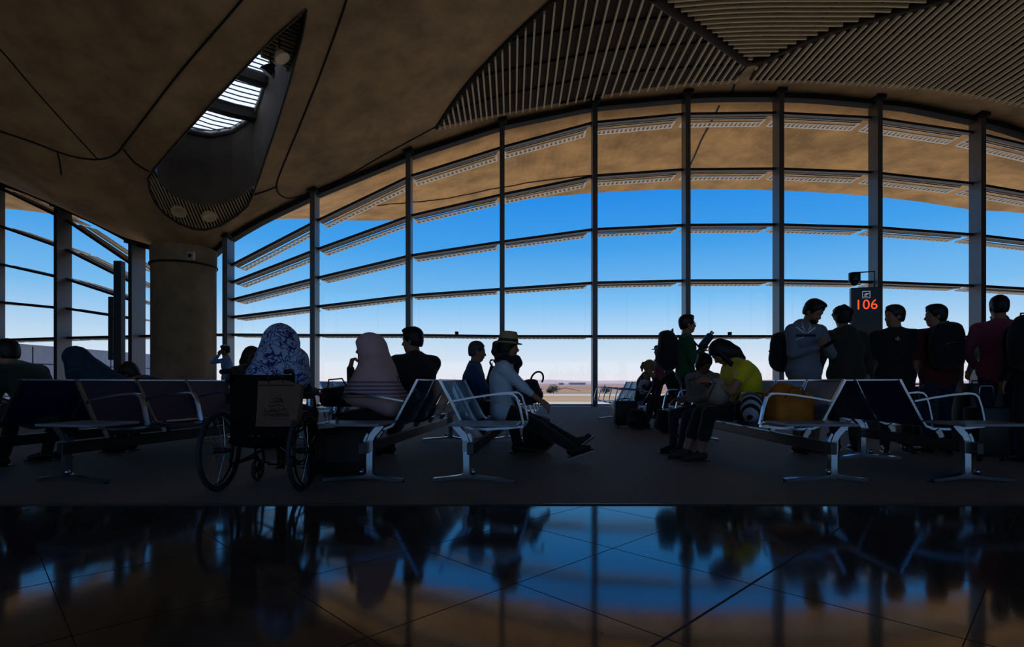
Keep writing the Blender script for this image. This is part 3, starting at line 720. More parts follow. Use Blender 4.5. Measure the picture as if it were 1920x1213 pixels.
def person(label, loc, heading, h=1.75, pz=None, lean=0, curl=0, side=0, twist=0, head=(0, 0, 0), neckp=0, hl=None, hr=None, el=(-.3, .4, -1), er=(-.3, -.4, -1),
           fl=(.02, .11, .08), fr=(.02, -.11, .08), kl=(1, .15, 0), kr=(1, -.15, 0), tl=(1, .15, 0), tr=(1, -.15, 0), top=None, sleeve=1.0, bottom=None, leglen=1.0,
           shoe=DARKM, hair='short', hairm=None, skin=SKIN, vox=.009, build=1.0, hands=None, skip_legs=False, hood=False, collar=False, cat='person', group=None, handdir=None, waist=0):
    if pz is None: h = 1.75*(.93+.82*h/1.75)/1.755; pz = .937*h/1.75
    s = h/1.75; Bd = build; g = {}
    loc = Vector(loc)
    Pc = V3(0, 0, pz); R0 = rx(side)@ry(lean); R1 = rx(side)@rzm(twist)@ry(lean+curl*.5); R2 = rx(side)@rzm(twist)@ry(lean+curl)
    up0, up1, up2 = R0[:, 2], R1[:, 2], R2[:, 2]; f0, f1, f2 = R0[:, 0], R1[:, 0], R2[:, 0]; l0, l2_ = R0[:, 1], R2[:, 1]
    W = Pc+up0*.15*s; C = W+up1*.19*s; N = C+up2*.19*s
    hipL, hipR = Pc+V3(0, .09*s, 0), Pc-V3(0, .09*s, 0)
    shL, shR = N-up2*.078*s+l2_*.170*s*Bd, N-up2*.078*s-l2_*.170*s*Bd
    Rn = rx(side)@rzm(twist)@ry(lean+curl*.8+neckp)
    Hn = N+Rn[:, 2]*.075*s; yaw, pit, rol = head; RH = rzm(twist+yaw)@ry(pit)@rx(rol)
    Hc = Hn+RH[:, 2]*.085*s+RH[:, 0]*.018*s
    H = lambda x, y, z: Hc+RH@V3(x, y, z)*s
    hl = V3(.05, .27*Bd, pz-.12*s) if hl is None else V3(hl); hr = V3(.05, -.27*Bd, pz-.12*s) if hr is None else V3(hr)
    eL, wL = ik(shL, hl, .29*s, .26*s, el); eR, wR = ik(shR, hr, .29*s, .26*s, er)
    fl, fr = V3(fl), V3(fr)
    kL, aL = ik(hipL, fl, .44*s, .43*s, kl); kR, aR = ik(hipR, fr, .44*s, .43*s, kr)
    g.update(Pc=Pc, W=W, C=C, N=N, shL=shL, shR=shR, H=H, Hc=Hc, RH=RH, wL=wL, wR=wR, eL=eL, eR=eR, kL=kL, kR=kR, aL=aL, aR=aR, up2=up2, f2=f2, l2=l2_, R2=R2, s=s, R1=R1)
    b = Blob(.03*s)
    torso = [(Pc, V3(.105, .155, .11)*s*Bd, R0), (W, V3(.095, .135, .12)*s*Bd, R1), (C, V3(.115, .158, .135)*s*Bd, R2)]
    def add_torso(q, e=0, low=True):
        q.ell(Pc, torso[0][1]+e, R0, k=.06*s); q.ell(W+up0*waist*0, torso[1][1]+e, R1, k=.09*s); q.ell(C, torso[2][1]+e, R2, k=.09*s)
        [q.cone(N-up2*.035*s, S_, .05*s+e, .05*s*Bd+e, k=.05*s) for S_ in (shL, shR)]; q.cone(N-up2*.05*s, C, .07*s+e, .08*s+e, k=.05*s)
    add_torso(b)
    for S_, E_, W_ in ((shL, eL, wL), (shR, eR, wR)):
        b.cone(S_, E_, .050*s*Bd, .040*s, k=.04*s); b.cone(E_, W_, .040*s, .026*s, k=.015*s)
    if not skip_legs:
        for Hp, K, A_, T in ((hipL, kL, aL, tl), (hipR, kR, aR, tr)):
            b.cone(Hp, K, .085*s*Bd, .055*s, k=.05*s); b.cone(K, K+(A_-K)*.35, .054*s, .056*s, k=.02*s); b.cone(K+(A_-K)*.35, A_, .056*s, .036*s, k=.02*s)
            t = V3(T)/np.linalg.norm(T); b.cone(A_-t*.03*s+V3(0, 0, -.035*s), A_+t*.14*s+V3(0, 0, -.055*s)*(1-abs(t[2])), .034*s, .024*s, k=.02*s)
    # neck and head
    b.cone(N-up2*.03*s, Hn+RH[:, 2]*.03*s, .056*s, .052*s, k=.03*s)
    b.ell(H(-.012, 0, .035), V3(.098, .076, .09)*s, RH, k=.02*s); b.ell(H(.022, 0, -.03), V3(.07, .06, .085)*s, RH, k=.03*s)
    b.cone(H(.055, .018, -.095), H(.055, -.018, -.095), .021*s, k=.03*s)
    b.cone(H(.076, .03, .022), H(.076, -.03, .022), .015*s, k=.016*s)
    for sg in (1, -1):
        b.ell(H(.094, sg*.032, .003), V3(.014, .017, .012)*s, RH, k=.012*s, sub=True); b.ell(H(.073, sg*.032, .002), V3(.0135, .0135, .0125)*s, RH, k=.003*s)
        b.ell(H(-.008, sg*.077, -.012), V3(.017, .009, .031)*s, RH@rzm(sg*-15), k=.006*s); b.ell(H(.055, sg*.035, -.035), V3(.025, .02, .022)*s, RH, k=.02*s)
    b.cone(H(.086, 0, .008), H(.106, 0, -.030), .0075*s, .0125*s, k=.008*s); b.cone(H(.093, .01, -.04), H(.093, -.01, -.04), .010*s, k=.008*s)
    b.ell(H(.083, 0, -.062), V3(.014, .024, .0065)*s, RH, k=.005*s); b.ell(H(.08, 0, -.074), V3(.014, .021, .007)*s, RH, k=.005*s)
    hd = handdir or {}
    for key, W_, E_, sd in (('L', wL, eL, 1), ('R', wR, eR, -1)):
        d = hd.get(key, (None,)*3); dd = V3(d[0]) if d[0] is not None else (W_-E_); nn = V3(d[1]) if d[1] is not None else (V3(0, -sd, 0) if abs(dd[2]) > .6*np.linalg.norm(dd) else V3(0, -sd*.6, -1.))
        cu = d[2] if d[2] is not None else .35
        if abs(np.dot(dd/np.linalg.norm(dd), nn/np.linalg.norm(nn))) > .95: nn = nn+V3(.3, .2, .4)
        lat = np.cross(dd, nn); fs = 1 if lat@(V3(1, 0, .6)) > 0 else -1
        hand(b, W_, dd, nn, d[3] if len(d) > 3 else fs, s, cu)
    o = b.build('person', skin, vox=vox, loc=loc, rz=math.radians(heading)); tag(o, label, cat, group)
    hm = hairm or HAIR_B
    # clothes
    if top:
        q = Blob(.03*s); add_torso(q, .013*s)
        for S_, E_, W_ in ((shL, eL, wL), (shR, eR, wR)):
            if sleeve <= .5:
                q.cone(S_, S_+(E_-S_)*sleeve*2, .064*s*Bd, .058*s, k=.04*s)
            else:
                q.cone(S_, E_, .063*s*Bd, .052*s, k=.04*s); q.cone(E_, E_+(W_-E_)*(sleeve-.5)*2*.97, .052*s, .037*s, k=.02*s)
        q.ell(Pc-up0*.02*s, V3(.124, .176, .12)*s*Bd, R0, k=.05*s); q.cone(hipL, hipR, .104*s*Bd, k=.04*s)
        if hood: q.path([N+l2_*.085*s-f2*.02*s, N-f2*.085*s+up2*.012*s, N-l2_*.085*s-f2*.02*s], .032*s, k=.03*s); q.ell(N-f2*.10*s-up2*.03*s, V3(.05, .10, .075)*s, R2, k=.04*s)
        if collar:
            q.path([N+l2_*.062*s+f2*.03*s, N+l2_*.062*s-f2*.03*s+up2*.02*s, N-f2*.062*s+up2*.028*s, N-l2_*.062*s-f2*.03*s+up2*.02*s, N-l2_*.062*s+f2*.03*s], .014*s, k=.012*s)
        q.cone(Pc-up0*.4*s, Pc-up0*.30*s, .3, .3, k=.02, sub=True) if False else None
        q.build('top', top, o, vox)
    if bottom and not skip_legs:
        q = Blob(.03*s); q.ell(Pc-up0*.01*s, V3(.116, .164, .115)*s*Bd, R0, k=.05*s)
        for Hp, K, A_ in ((hipL, kL, aL), (hipR, kR, aR)):
            q.cone(Hp, K, .097*s*Bd, .069*s, k=.04*s)
            if leglen > .5: q.cone(K, K+(A_-K)*(leglen-.5)*2, .071*s, (.070 if leglen < .95 else .052)*s, k=.02*s)
        q.build('trousers', bottom, o, vox)
    if shoe and not skip_legs:
        for A_, T in ((aL, tl), (aR, tr)):
            t = V3(T)/np.linalg.norm(T); sidev = np.cross(V3(0, 0, 1), t); sidev = sidev/max(np.linalg.norm(sidev), 1e-6); upv = np.cross(t, sidev)
            q = Blob(.02*s); q.cone(A_-t*.035*s-upv*.03*s, A_+t*.06*s-upv*.035*s, .042*s, .040*s, k=.02*s); q.cone(A_+t*.06*s-upv*.035*s, A_+t*.165*s-upv*.052*s, .040*s, .028*s, k=.02*s)
            q.cone(A_-upv*.0, A_-upv*.03*s-t*.01*s, .042*s, .044*s, k=.02*s)
            q.box(A_+t*.06*s-upv*.0865*s, V3(.15, .046, .010)*s, np.stack([t, sidev, upv], 1), .008*s, k=.01*s)
            q.build('shoe', shoe, o, vox*.8)
    # hair
    if hair in ('short', 'curly', 'crop'):
        q = Blob(.012*s); e = dict(short=.016, curly=.030, crop=.009)[hair]
        q.ell(H(-.016, 0, .045), (V3(.098, .077, .088)+e)*s, RH, k=.01)
        q.ell(H(-.045, 0, -.01), (V3(.065, .068, .075)+e*.7)*s, RH, k=.02)
        if hair == 'short': q.ell(H(.055, .01, .118), V3(.045, .05, .02)*s, RH@ry(20), k=.02)
        if hair == 'curly':
            rg = random.Random(int(h*100))
            for i in range(46):
                a, z = rg.random()*2*PI, rg.uniform(-.2, 1); r_ = math.sqrt(max(0, 1-z*z)); q.ell(H(-.02+.115*r_*math.cos(a)*.95, .1*r_*math.sin(a), .045+.108*z), V3(.022, .022, .02)*s, RH, k=.012)
        q.ell(H(.105, 0, -.03), V3(.085, .095, .105)*s, RH, k=.01, sub=True); q.ell(H(.02, 0, -.13), V3(.16, .12, .085)*s, RH, k=.01, sub=True)
        q.ell(H(.015, .09, -.02), V3(.03, .02, .045)*s, RH, k=.006, sub=True); q.ell(H(.015, -.09, -.02), V3(.03, .02, .045)*s, RH, k=.006, sub=True)
        q.build('hair', hm, o, vox*.8)
    elif hair in ('long', 'pony', 'bun', 'bob'):
        q = Blob(.015*s); q.ell(H(-.016, 0, .042), V3(.115, .092, .103)*s, RH, k=.01); q.ell(H(-.04, 0, -.03), V3(.075, .088, .10)*s, RH, k=.03)
        q.ell(H(.112, 0, -.035), V3(.08, .075, .10)*s, RH, k=.012, sub=True)
        if hair == 'long':
            for sg in (1, -1): q.path([H(.02, sg*.078, .02), H(.03, sg*.088, -.07), H(.035, sg*.08, -.15), H(.03, sg*.07, -.22)], [.026*s, .026*s, .024*s, .008*s], k=.02)
            q.path([H(-.09, 0, 0), H(-.10, 0, -.1), H(-.10, 0, -.2)], [.06*s, .055*s, .03*s], k=.03)
        if hair == 'bob':
            for sg in (1, -1): q.path([H(-.01, sg*.08, .02), H(.02, sg*.09, -.08)], [.03*s, .022*s], k=.02)
            q.ell(H(-.05, 0, -.07), V3(.06, .085, .06)*s, RH, k=.03)
        if hair == 'pony': q.path([H(-.10, 0, .04), H(-.145, 0, .02), H(-.155, .01, -.06), H(-.12, .02, -.15)], [.028*s, .035*s, .034*s, .012*s], k=.02)
        if hair == 'bun': q.ell(H(-.12, 0, .075), V3(.045, .05, .045)*s, RH, k=.015); q.cone(H(-.12, 0, .08), H(-.18, .01, .10), .02*s, .006*s, k=.02)
        q.build('hair', hm, o, vox*.8)
    g['o'] = o
    return g
HAIR_B = mat('hair_black', (20, 16, 14), .5, spec=.4); HAIR_D = mat('hair_brown', (46, 30, 20), .5); HAIR_L = mat('hair_blond', (150, 118, 78), .5); HAIR_G = mat('hair_grey', (70, 66, 64), .6)
from mathutils.bvhtree import BVHTree
# ------------------------------------------------------------------ cloth colours
def cloth(name, c, **k): return mat('cloth_'+name, c, .9, sheen=.2, bump=.25, bscale=35, **k)
BLACKC = cloth('black', (22, 22, 26)); NAVY = cloth('navy', (24, 30, 52)); JEANS = cloth('jeans', (34, 44, 74)); OLIVE = cloth('olive', (50, 46, 36))
GREEN = cloth('green', (20, 84, 44)); YELLOW = cloth('yellow', (236, 214, 20)); PALE = cloth('pale_blue', (200, 218, 232)); BLUE = cloth('blue', (40, 78, 120))
GREYH = cloth('grey_hoodie', (112, 124, 136)); KHAKI = cloth('khaki', (120, 108, 96)); DRED = cloth('dark_red', (96, 26, 34)); MAROON = cloth('maroon', (142, 58, 84)); GREYC = cloth('grey', (128, 124, 116))
TEAL = cloth('teal', (26, 58, 76)); DGREEN = cloth('dark_green', (24, 50, 40)); SHIRTB = cloth('light_shirt', (104, 140, 190)); WHITEC = cloth('white', (206, 212, 222)); BROWNC = cloth('brown', (58, 42, 34))
WHITEP = mat('white_print', (235, 238, 240), .7); STRAW = mat('straw', (196, 170, 118), .8, noise=.3, nscale=90, bump=.6, bscale=220)
def stripes_mat(name, a, b, scale, axis='Z', lo=None, hi=None, dist=0):
    m = bpy.data.materials.new(name); m.use_nodes = True; n = m.node_tree; bs = n.nodes['Principled BSDF']; L = n.links.new
    t = n.nodes.new('ShaderNodeTexCoord'); w = n.nodes.new('ShaderNodeTexWave'); w.bands_direction = axis; w.inputs['Scale'].default_value = scale; w.inputs['Distortion'].default_value = dist; w.inputs['Detail'].default_value = 1
    L(t.outputs['Object'], w.inputs['Vector']); r = n.nodes.new('ShaderNodeValToRGB'); r.color_ramp.elements[0].position = .45; r.color_ramp.elements[1].position = .55
    r.color_ramp.elements[0].color = lin(a)+(1,); r.color_ramp.elements[1].color = lin(b)+(1,); L(w.outputs[0], r.inputs[0]); out = r.outputs[0]
    if lo is not None:
        s = n.nodes.new('ShaderNodeSeparateXYZ'); L(t.outputs['Object'], s.inputs[0]); g1 = n.nodes.new('ShaderNodeMath'); g1.operation = 'COMPARE'
        g1.inputs[1].default_value = (lo+hi)/2; g1.inputs[2].default_value = (hi-lo)/2; L(s.outputs['Z'], g1.inputs[0])
        mx = n.nodes.new('ShaderNodeMixRGB'); L(g1.outputs[0], mx.inputs[0]); mx.inputs[1].default_value = lin(a)+(1,); L(out, mx.inputs[2]); out = mx.outputs[0]
    L(out, bs.inputs['Base Color']); bs.inputs['Roughness'].default_value = .9
    return m
def pattern_mat(name, a, b):
    m = bpy.data.materials.new(name); m.use_nodes = True; n = m.node_tree; bs = n.nodes['Principled BSDF']; L = n.links.new
    t = n.nodes.new('ShaderNodeTexCoord'); no = n.nodes.new('ShaderNodeTexNoise'); no.inputs['Scale'].default_value = 11; no.inputs['Detail'].default_value = .4; no.inputs['Distortion'].default_value = 1.4
    L(t.outputs['Object'], no.inputs['Vector']); r = n.nodes.new('ShaderNodeValToRGB'); e = r.color_ramp.elements
    for p, c in ((.40, a), (.43, b), (.475, b), (.50, a), (.545, a), (.565, b), (.60, b), (.62, a)):
        k = e.new(p); k.color = lin(c)+(1,)
    e[0].color = lin(a)+(1,); e[-1].color = lin(a)+(1,)
    L(no.outputs[0], r.inputs[0]); L(r.outputs[0], bs.inputs['Base Color']); bs.inputs['Roughness'].default_value = .9
    return m
PINK = stripes_mat('pink_scarf', (216, 176, 170), (120, 110, 130), 9, 'Z', .68, .84)
PATT = pattern_mat('patterned_scarf', (176, 198, 232), (34, 54, 116))
def X_(px, d): return (px-960)/F*d
def project(o, pts, off=.003, z=None):
    """points seen through pixels, laid on the surface of o"""
    bpy.context.view_layer.update()
    vs = [o.matrix_world @ v.co for v in o.data.vertices]; t = BVHTree.FromPolygons(vs, [tuple(p.vertices) for p in o.data.polygons]); out = []
    for px, py in pts:
        d = Vector(((px-960)/F, 1, (HOR-py)/F)).normalized(); h = t.ray_cast(Vector((0, 0, EYE)), d)
        if h[0] is not None: out.append((h[0]-d*off, h[1]))
    return out
def decal(o, pts, w, m_, name='print', n=8):
    dense = [tuple(Vector(a).lerp(Vector(b), i/n)) for a, b in zip(pts, pts[1:]) for i in range(n)]+[tuple(pts[-1])]
    q = project(o, dense)
    if len(q) < 2: return
    mb = MB(); mb.strip([p for p, _ in q], w, .003, up=[(nn if nn.y < 0 else -nn) for _, nn in q]); r = mb.build(name, m_); r.parent = o; r.matrix_parent_inverse = o.matrix_world.inverted(); return r
def text(body, size, m_, M, name='lettering', parent=None, ext=.001, align='CENTER'):
    c = bpy.data.curves.new(name, 'FONT'); c.body = body; c.size = size; c.extrude = ext; c.align_x = align; c.align_y = 'CENTER'; c.resolution_u = 3
    t = bpy.data.objects.new('t', c); COL.objects.link(t); me = bpy.data.meshes.new_from_object(t.evaluated_get(bpy.context.evaluated_depsgraph_get())); bpy.data.objects.remove(t)
    me.materials.clear(); me.materials.append(m_); me.name = name; o = bpy.data.objects.new(name, me); COL.objects.link(o)
    if parent: o.parent = parent
    o.matrix_local = M; return o
SEAT = .535
sitL = dict(fl=(.52, .10, .085), fr=(.50, -.11, .085))
def glasses(g):
    H, RH, o, s = g['H'], g['RH'], g['o'], g['s']; m = MB()
    for sg in (1, -1):
        c = H(.098, sg*.034, .002); m.tube([Vector(c+(RH[:, 1]*math.cos(a)*.025+RH[:, 2]*math.sin(a)*.018)*s) for a in [2*PI*i/16 for i in range(16)]], .0022, 5, closed=True)
        m.tube([Vector(H(.094, sg*.058, .006)), Vector(H(.02, sg*.082, .008)), Vector(H(-.02, sg*.08, -.01))], .0022, 5)
    m.tube([Vector(H(.1, .01, .006)), Vector(H(.102, 0, .009)), Vector(H(.1, -.01, .006))], .0022, 5); m.build('glasses', DARKM, o)
def backpack(name, label, loc, rz, dims, m_, tilt=0, cat='backpack', strap=True):
    """soft rucksack; local +x is the side with the pocket, origin at the base"""
    dx, dy, dz = dims; q = Blob(.03)
    q.ell((0, 0, dz*.5), (dx*.5, dy*.5, dz*.52), k=.03); q.box((0, 0, dz*.46), (dx*.40, dy*.44, dz*.42), rd=min(dx, dy)*.25, k=.06); q.ell((dx*.36, 0, dz*.33), (dx*.25, dy*.36, dz*.25), k=.03); q.ell((dx*.1, 0, dz*.92), (dx*.35, dy*.4, dz*.12), k=.05)
    o = q.build(name, m_, vox=.012, loc=loc, rz=math.radians(rz)); o.rotation_euler[1] = math.radians(tilt); tag(o, label, cat)
    m = MB(); m.tube([(-dx*.2, -.05, dz*.97), (-dx*.2, -.045, dz*1.07), (-dx*.2, .045, dz*1.07), (-dx*.2, .05, dz*.97)], .009, 6); m.build('grab_handle', DARKM, o, smooth=True)
    m = MB(); m.tube([(dx*.42, -dy*.33, dz*.5), (dx*.56, -dy*.2, dz*.56), (dx*.60, 0, dz*.57), (dx*.56, dy*.2, dz*.56), (dx*.42, dy*.33, dz*.5)], .005, 5); m.build('zip', mat('zip', (90, 90, 92), .4, metal=.6), o)
    if strap:
        for sg in (1, -1):
            m = MB(); m.strip([(-dx*.42, sg*dy*.22, dz*.9), (-dx*.75, sg*dy*.26, dz*.78), (-dx*.85, sg*dy*.28, dz*.5), (-dx*.55, sg*dy*.3, dz*.16), (-dx*.35, sg*dy*.3, dz*.1)], .045, .012, up=(-1, 0, .2)); m.build('shoulder_strap', DARKM, o, smooth='auto')
    return o
def phone(label, loc, rz, pitch=-50, size=(.035, .07, .005)):
    m = MB(); m.box((0, 0, 0), size, bev=.003); o = m.build('mobile_phone', DARKM); o.location = loc; o.rotation_euler = (math.radians(pitch), 0, math.radians(rz)); tag(o, label, 'phone')
    m = MB(); m.box((0, 0, size[2]+.0004), (size[0]*.9, size[1]*.92, .0004)); m.build('screen', mat('phone_screen', (30, 40, 60), .1), o); return o

# ------------------------------------------------------------------ the woman in yellow
g = person('woman in a yellow T-shirt bending over her hands on the seat row', (2.46, 5.78, .006), 180, h=1.76, pz=SEAT, lean=-6, curl=40, neckp=10, head=(-8, 48, 0),
           hl=(.43, .10, .84), hr=(.43, -.08, .84), el=(-1, .75, -.5), er=(-.6, -.35, -1), fl=(.50, .06, .085), fr=(.60, -.10, .085), tl=(1, .1, 0), tr=(1, -.15, 0),
           top=YELLOW, sleeve=.22, bottom=BLACKC, leglen=.78, shoe=mat('flat_shoe', (40, 36, 34), .6), hair='long', build=1.14, vox=.007,
           handdir=dict(L=((1, -.1, .05), (0, -.6, -1), .7), R=((1, .1, .05), (0, .6, -1), .7)))
yo = g['o']; ytop = [c for c in yo.children if c.name.startswith('top')][0]
t_ = project(ytop, [(1380, 699)], .006)
if t_:
    mt = text('06', .05, WHITEP, Matrix.Identity(4), 'shirt_print'); nrm = t_[0][1]; nrm = nrm if nrm.y < 0 else -nrm
    zz = nrm.normalized(); xx = Vector((0, 0, 1)).cross(zz).normalized(); yy = zz.cross(xx); R = Matrix((xx, yy, zz)).transposed().to_4x4(); R.translation = t_[0][0]
    mt.parent = ytop; mt.matrix_parent_inverse = ytop.matrix_world.inverted(); mt.matrix_world = R
m = MB(); W_, E_ = g['wL'], g['eL']; dd = (E_-W_)/np.linalg.norm(E_-W_); m.tube([Vector(W_+dd*.03), Vector(W_+dd*.055)], .036, 14); m.build('wrist_watch', CHROME, yo, smooth='auto')
phone('small phone held in both hands by the woman in yellow', (2.46-.56, 5.78, .865), 90, -25)
q = Blob(.03); q.ell((0, 0, .10), (.12, .10, .11), k=.03); q.ell((0, 0, .20), (.06, .05, .05), k=.05); q.ell((0, 0, .25), (.075, .06, .02), k=.02)
o = q.build('drawstring_bag', mat('bag_beige', (160, 142, 130), .85, bump=.5, bscale=18), vox=.008, loc=(2.12, 5.64, .60)); tag(o, 'pale beige drawstring bag on the lap of the woman in yellow', 'bag')
m = MB(); m.tube([(-.05, -.05, .22), (-.12, -.1, .12), (-.16, -.1, .03), (-.25, -.09, -.02)], .006, 6); m.build('bag_cord', BROWNC, o)
# the girl beside her
g = person('dark-haired girl with a messy bun leaning towards the woman in yellow', (2.28, 6.42, .006), 200, h=1.5, pz=SEAT-.03, lean=8, curl=24, neckp=10, twist=35, head=(55, 30, 0), hl=(.36, .12, .62), hr=(.34, -.10, .62),
           fl=(.42, .08, .085), fr=(.40, -.1, .085), top=GREYC, sleeve=1, bottom=NAVY, hair='bun', hairm=HAIR_B, skin=SKIN_D)
# orange bag and striped bag on the nearest seat
q = Blob(.04); q.box((0, 0, .14), (.19, .18, .15), rd=.07, k=.04); q.ell((-.04, -.02, .30), (.11, .10, .07), k=.05); q.ell((.05, .05, .26), (.12, .1, .08), k=.05)
o = q.build('orange_bag', mat('orange_fabric', (196, 118, 22), .8, noise=.3, nscale=9, bump=.5, bscale=14), vox=.01, loc=(2.58, 5.16, .447)); tag(o, 'soft orange bag standing on the seat nearest the white-topped side table', 'bag')
m = MB(); m.tube([(-.10, -.17, .24), (-.06, -.2, .33), (.04, -.2, .33), (.08, -.17, .24)], .008, 6); m.build('bag_handle', mat('strap_ochre', (140, 84, 24), .8), o, smooth=True)
q = Blob(.03); q.ell((0, 0, .12), (.10, .13, .13), k=.03); q.ell((0, .02, .22), (.08, .10, .06), k=.04)
o = q.build('striped_bag', stripes_mat('zebra', (14, 14, 16), (170, 180, 196), 6, 'DIAGONAL', dist=2.5), vox=.009, loc=(2.29, 5.24, .447)); tag(o, 'black and white striped cloth bag leaning on the orange bag', 'bag')

# ------------------------------------------------------------------ the woman in the straw hat
g = person('woman in a straw hat and pale blue top with her legs stretched out', (-.10, 5.80, .006), 0, h=1.68, pz=SEAT, lean=-3, curl=12, neckp=4, head=(-4, 4, 0),
           hl=(.44, .10, .60), hr=(.47, -.13, .56), el=(-.4, .3, -1), er=(-.3, -.35, -1), fl=(.86, .03, .15), fr=(.80, -.07, .10), kl=(.3, .1, 1), kr=(.3, -.1, 1), tl=(.80, .05, .60), tr=(.93, -.05, .32),
           top=PALE, sleeve=.72, bottom=BLACKC, leglen=1, shoe=mat('dark_sneaker', (26, 22, 26), .7), hair='pony', vox=.007, handdir=dict(R=((.75, .1, -.65), (-.3, .5, -.8), .5), L=((.8, -.1, -.5), (-.3, -.5, -.8), .5)))
ho = g['o']; H = g['H']; RH = g['RH']; s_ = g['s']
M_ = Matrix(np.vstack([np.hstack([RH, np.array(H(-.012, 0, .055)).reshape(3, 1)]), [0, 0, 0, 1]]).tolist())
m = MB(); m.lathe([(.152, -.016), (.148, -.008), (.125, -.006), (.106, .004), (.104, .03), (.096, .085), (.084, .112), (.05, .116), (.02, .102), (0, .10)], 32, M_ @ Matrix.Diagonal((1, .84, 1, 1)))
m.build('straw_hat', STRAW, ho, smooth=True)
m = MB(); m.lathe([(.1065, .006), (.1085, .012), (.1065, .034), (.103, .034)], 32, M_ @ Matrix.Diagonal((1, .84, 1, 1))); m.build('hat_band', DARKM, ho)
q = Blob(.03); N_ = g['N']; l2, f2, u2 = g['l2'], g['f2'], g['up2']
for i in range(14):
    a = 2*PI*i/14; q.ell(N_+u2*(.03+.02*math.sin(i*2.1))+f2*(.02+.095*math.cos(a))+l2*.085*math.sin(a), V3(.05, .05, .04), k=.02)
q.ell(N_+f2*.13+u2*.0, V3(.055, .05, .05), k=.02); q.ell(N_+f2*.12-u2*.08, V3(.04, .05, .06), k=.03); q.build('scarf', cloth('scarf_dark', (26, 26, 34)), ho, vox=.009)
for A_, T, in ((g['aL'], V3(.80, .05, .60)), (g['aR'], V3(.93, -.05, .32))):
    t = T/np.linalg.norm(T); up = np.cross(t, np.cross(V3(0, 0, 1), t)); m = MB(); sd_ = np.cross(V3(0, 0, 1), t); R = Matrix(np.stack([t, sd_/np.linalg.norm(sd_), up], 1).tolist())
    m.box(Vector(A_+t*.055-up*.094), (.145, .044, .008), R, bev=.006); m.build('shoe_sole', mat('sole_white', (190, 188, 186), .7), ho)
backpack('backpack', 'black rucksack held on the lap of the woman in the straw hat', (.20, 5.80, .60), 0, (.24, .28, .24), BLACKC, tilt=-10)
m = MB(); m.tube([(.26+.065*math.cos(a), 5.70+.02*math.sin(a), .86+.075*math.sin(a)+.02*math.cos(a)) for a in [math.radians(200-i*20) for i in range(13)]], .010, 7); 
o = m.build('bag_strap_loop', DARKM, smooth=True); tag(o, 'black carrying loop standing up from the rucksack of the woman in the straw hat', 'strap')
# ------------------------------------------------------------------ men and women on the middle rows
person('grey-haired man in a dark blue shirt seated beyond the woman in the straw hat', (-.44, 6.55, .006), 0, h=1.66, pz=SEAT, lean=-6, curl=10, neckp=4, head=(8, 6, 0), hl=(.34, .14, .60), hr=(.34, -.14, .60), top=BLUE, sleeve=1, bottom=NAVY, hair='crop', hairm=HAIR_G, collar=True, **sitL)
person('person with dark hair resting the chin on a hand, behind the straw hat woman', (-.02, 7.25, .006), 172, h=1.60, pz=SEAT-.02, lean=2, curl=16, head=(0, 4, 0), hl=(.24, .02, 1.02), hr=(.36, -.12, .62), el=(.1, .3, -1), top=BLACKC, bottom=NAVY, hair='bob', handdir=dict(L=((.35, -.1, .7), (-1, -.2, .2), .8)), fl=(.40, .10, .085), fr=(.38, -.1, .085))
person('broad man in a black pullover seen from behind, above the black seat backs', (-1.04, 6.05, .006), 150, h=1.9, pz=SEAT+.02, lean=3, curl=14, twist=-35, head=(52, 4, 0), hl=(.26, .30, .68), hr=(.36, -.26, .66), el=(-.5, .8, -.6), er=(-.5, -.8, -.6), top=BLACKC, sleeve=1, bottom=NAVY, hair='short', build=1.12, collar=True, **sitL)
g = person('woman wrapped in a pinkish grey headscarf with her hand at her mouth', (-1.16, 5.22, .006), 180, h=1.66, pz=SEAT, lean=6, curl=24, neckp=2, head=(0, 6, 0), hl=(.34, .12, .95), hr=(.40, -.1, .68), el=(.2, .35, -1), top=BLACKC, sleeve=1, bottom=BLACKC, hair=None, skin=SKIN, vox=.007,
           handdir=dict(L=((-.15, -.1, .9), (-1, 0, .3), 1.0)), **sitL)
def scarf(g, mt, bits, face=True, vox=.009, e=.018):
    H, RH, s = g['H'], g['RH'], g['s']; q = Blob(.05); q.ell(H(-.014, 0, .035), (V3(.098, .077, .09)+e)*s, RH, k=.03); q.ell(H(-.03, 0, -.04), (V3(.075, .075, .09)+e)*s, RH, k=.05)
    q.cone(H(.02, 0, -.09), H(.01, 0, -.15), .07*s, .08*s, k=.04)
    for a, b, ra, rb in bits: q.cone(V3(a), V3(b), ra, rb, k=.09)
    if face: q.ell(H(.142, 0, -.02), V3(.08, .12, .095)*s, RH, k=.012, sub=True)
    return q.build('headscarf', mt, g['o'], vox)
Hc, N_, C_ = g['Hc'], g['N'], g['C']
scarf(g, PINK, [(Hc+V3(-.04, 0, 0), N_+V3(-.09, 0, -.08), .09, .11), (N_+V3(-.06, .15, -.08), N_+V3(.06, .22, -.26), .085, .085), (N_+V3(-.06, .10, -.04), V3(-.02, .16, .66), .09, .09), (N_+V3(-.06, -.10, -.04), V3(-.02, -.16, .66), .09, .09), (N_+V3(.02, .12, -.06), V3(.30, .17, .70), .075, .07), (N_+V3(.0, -.12, -.06), V3(.24, -.16, .72), .075, .06),
                (V3(.30, .17, .70), V3(-.04, .19, .62), .06, .07), (V3(-.05, .14, .62), V3(-.06, -.14, .62), .09, .09), (N_+V3(-.02, 0, -.05), V3(.02, .12, .70), .11, .13), (Hc+V3(-.06, 0, .0), Hc+V3(-.07, 0, -.08), .108, .10)], e=.022)
q = Blob(.03); q.box((0, 0, .09), (.20, .13, .09), rd=.06, k=.03); q.ell((.05, 0, .15), (.14, .11, .06), k=.04)
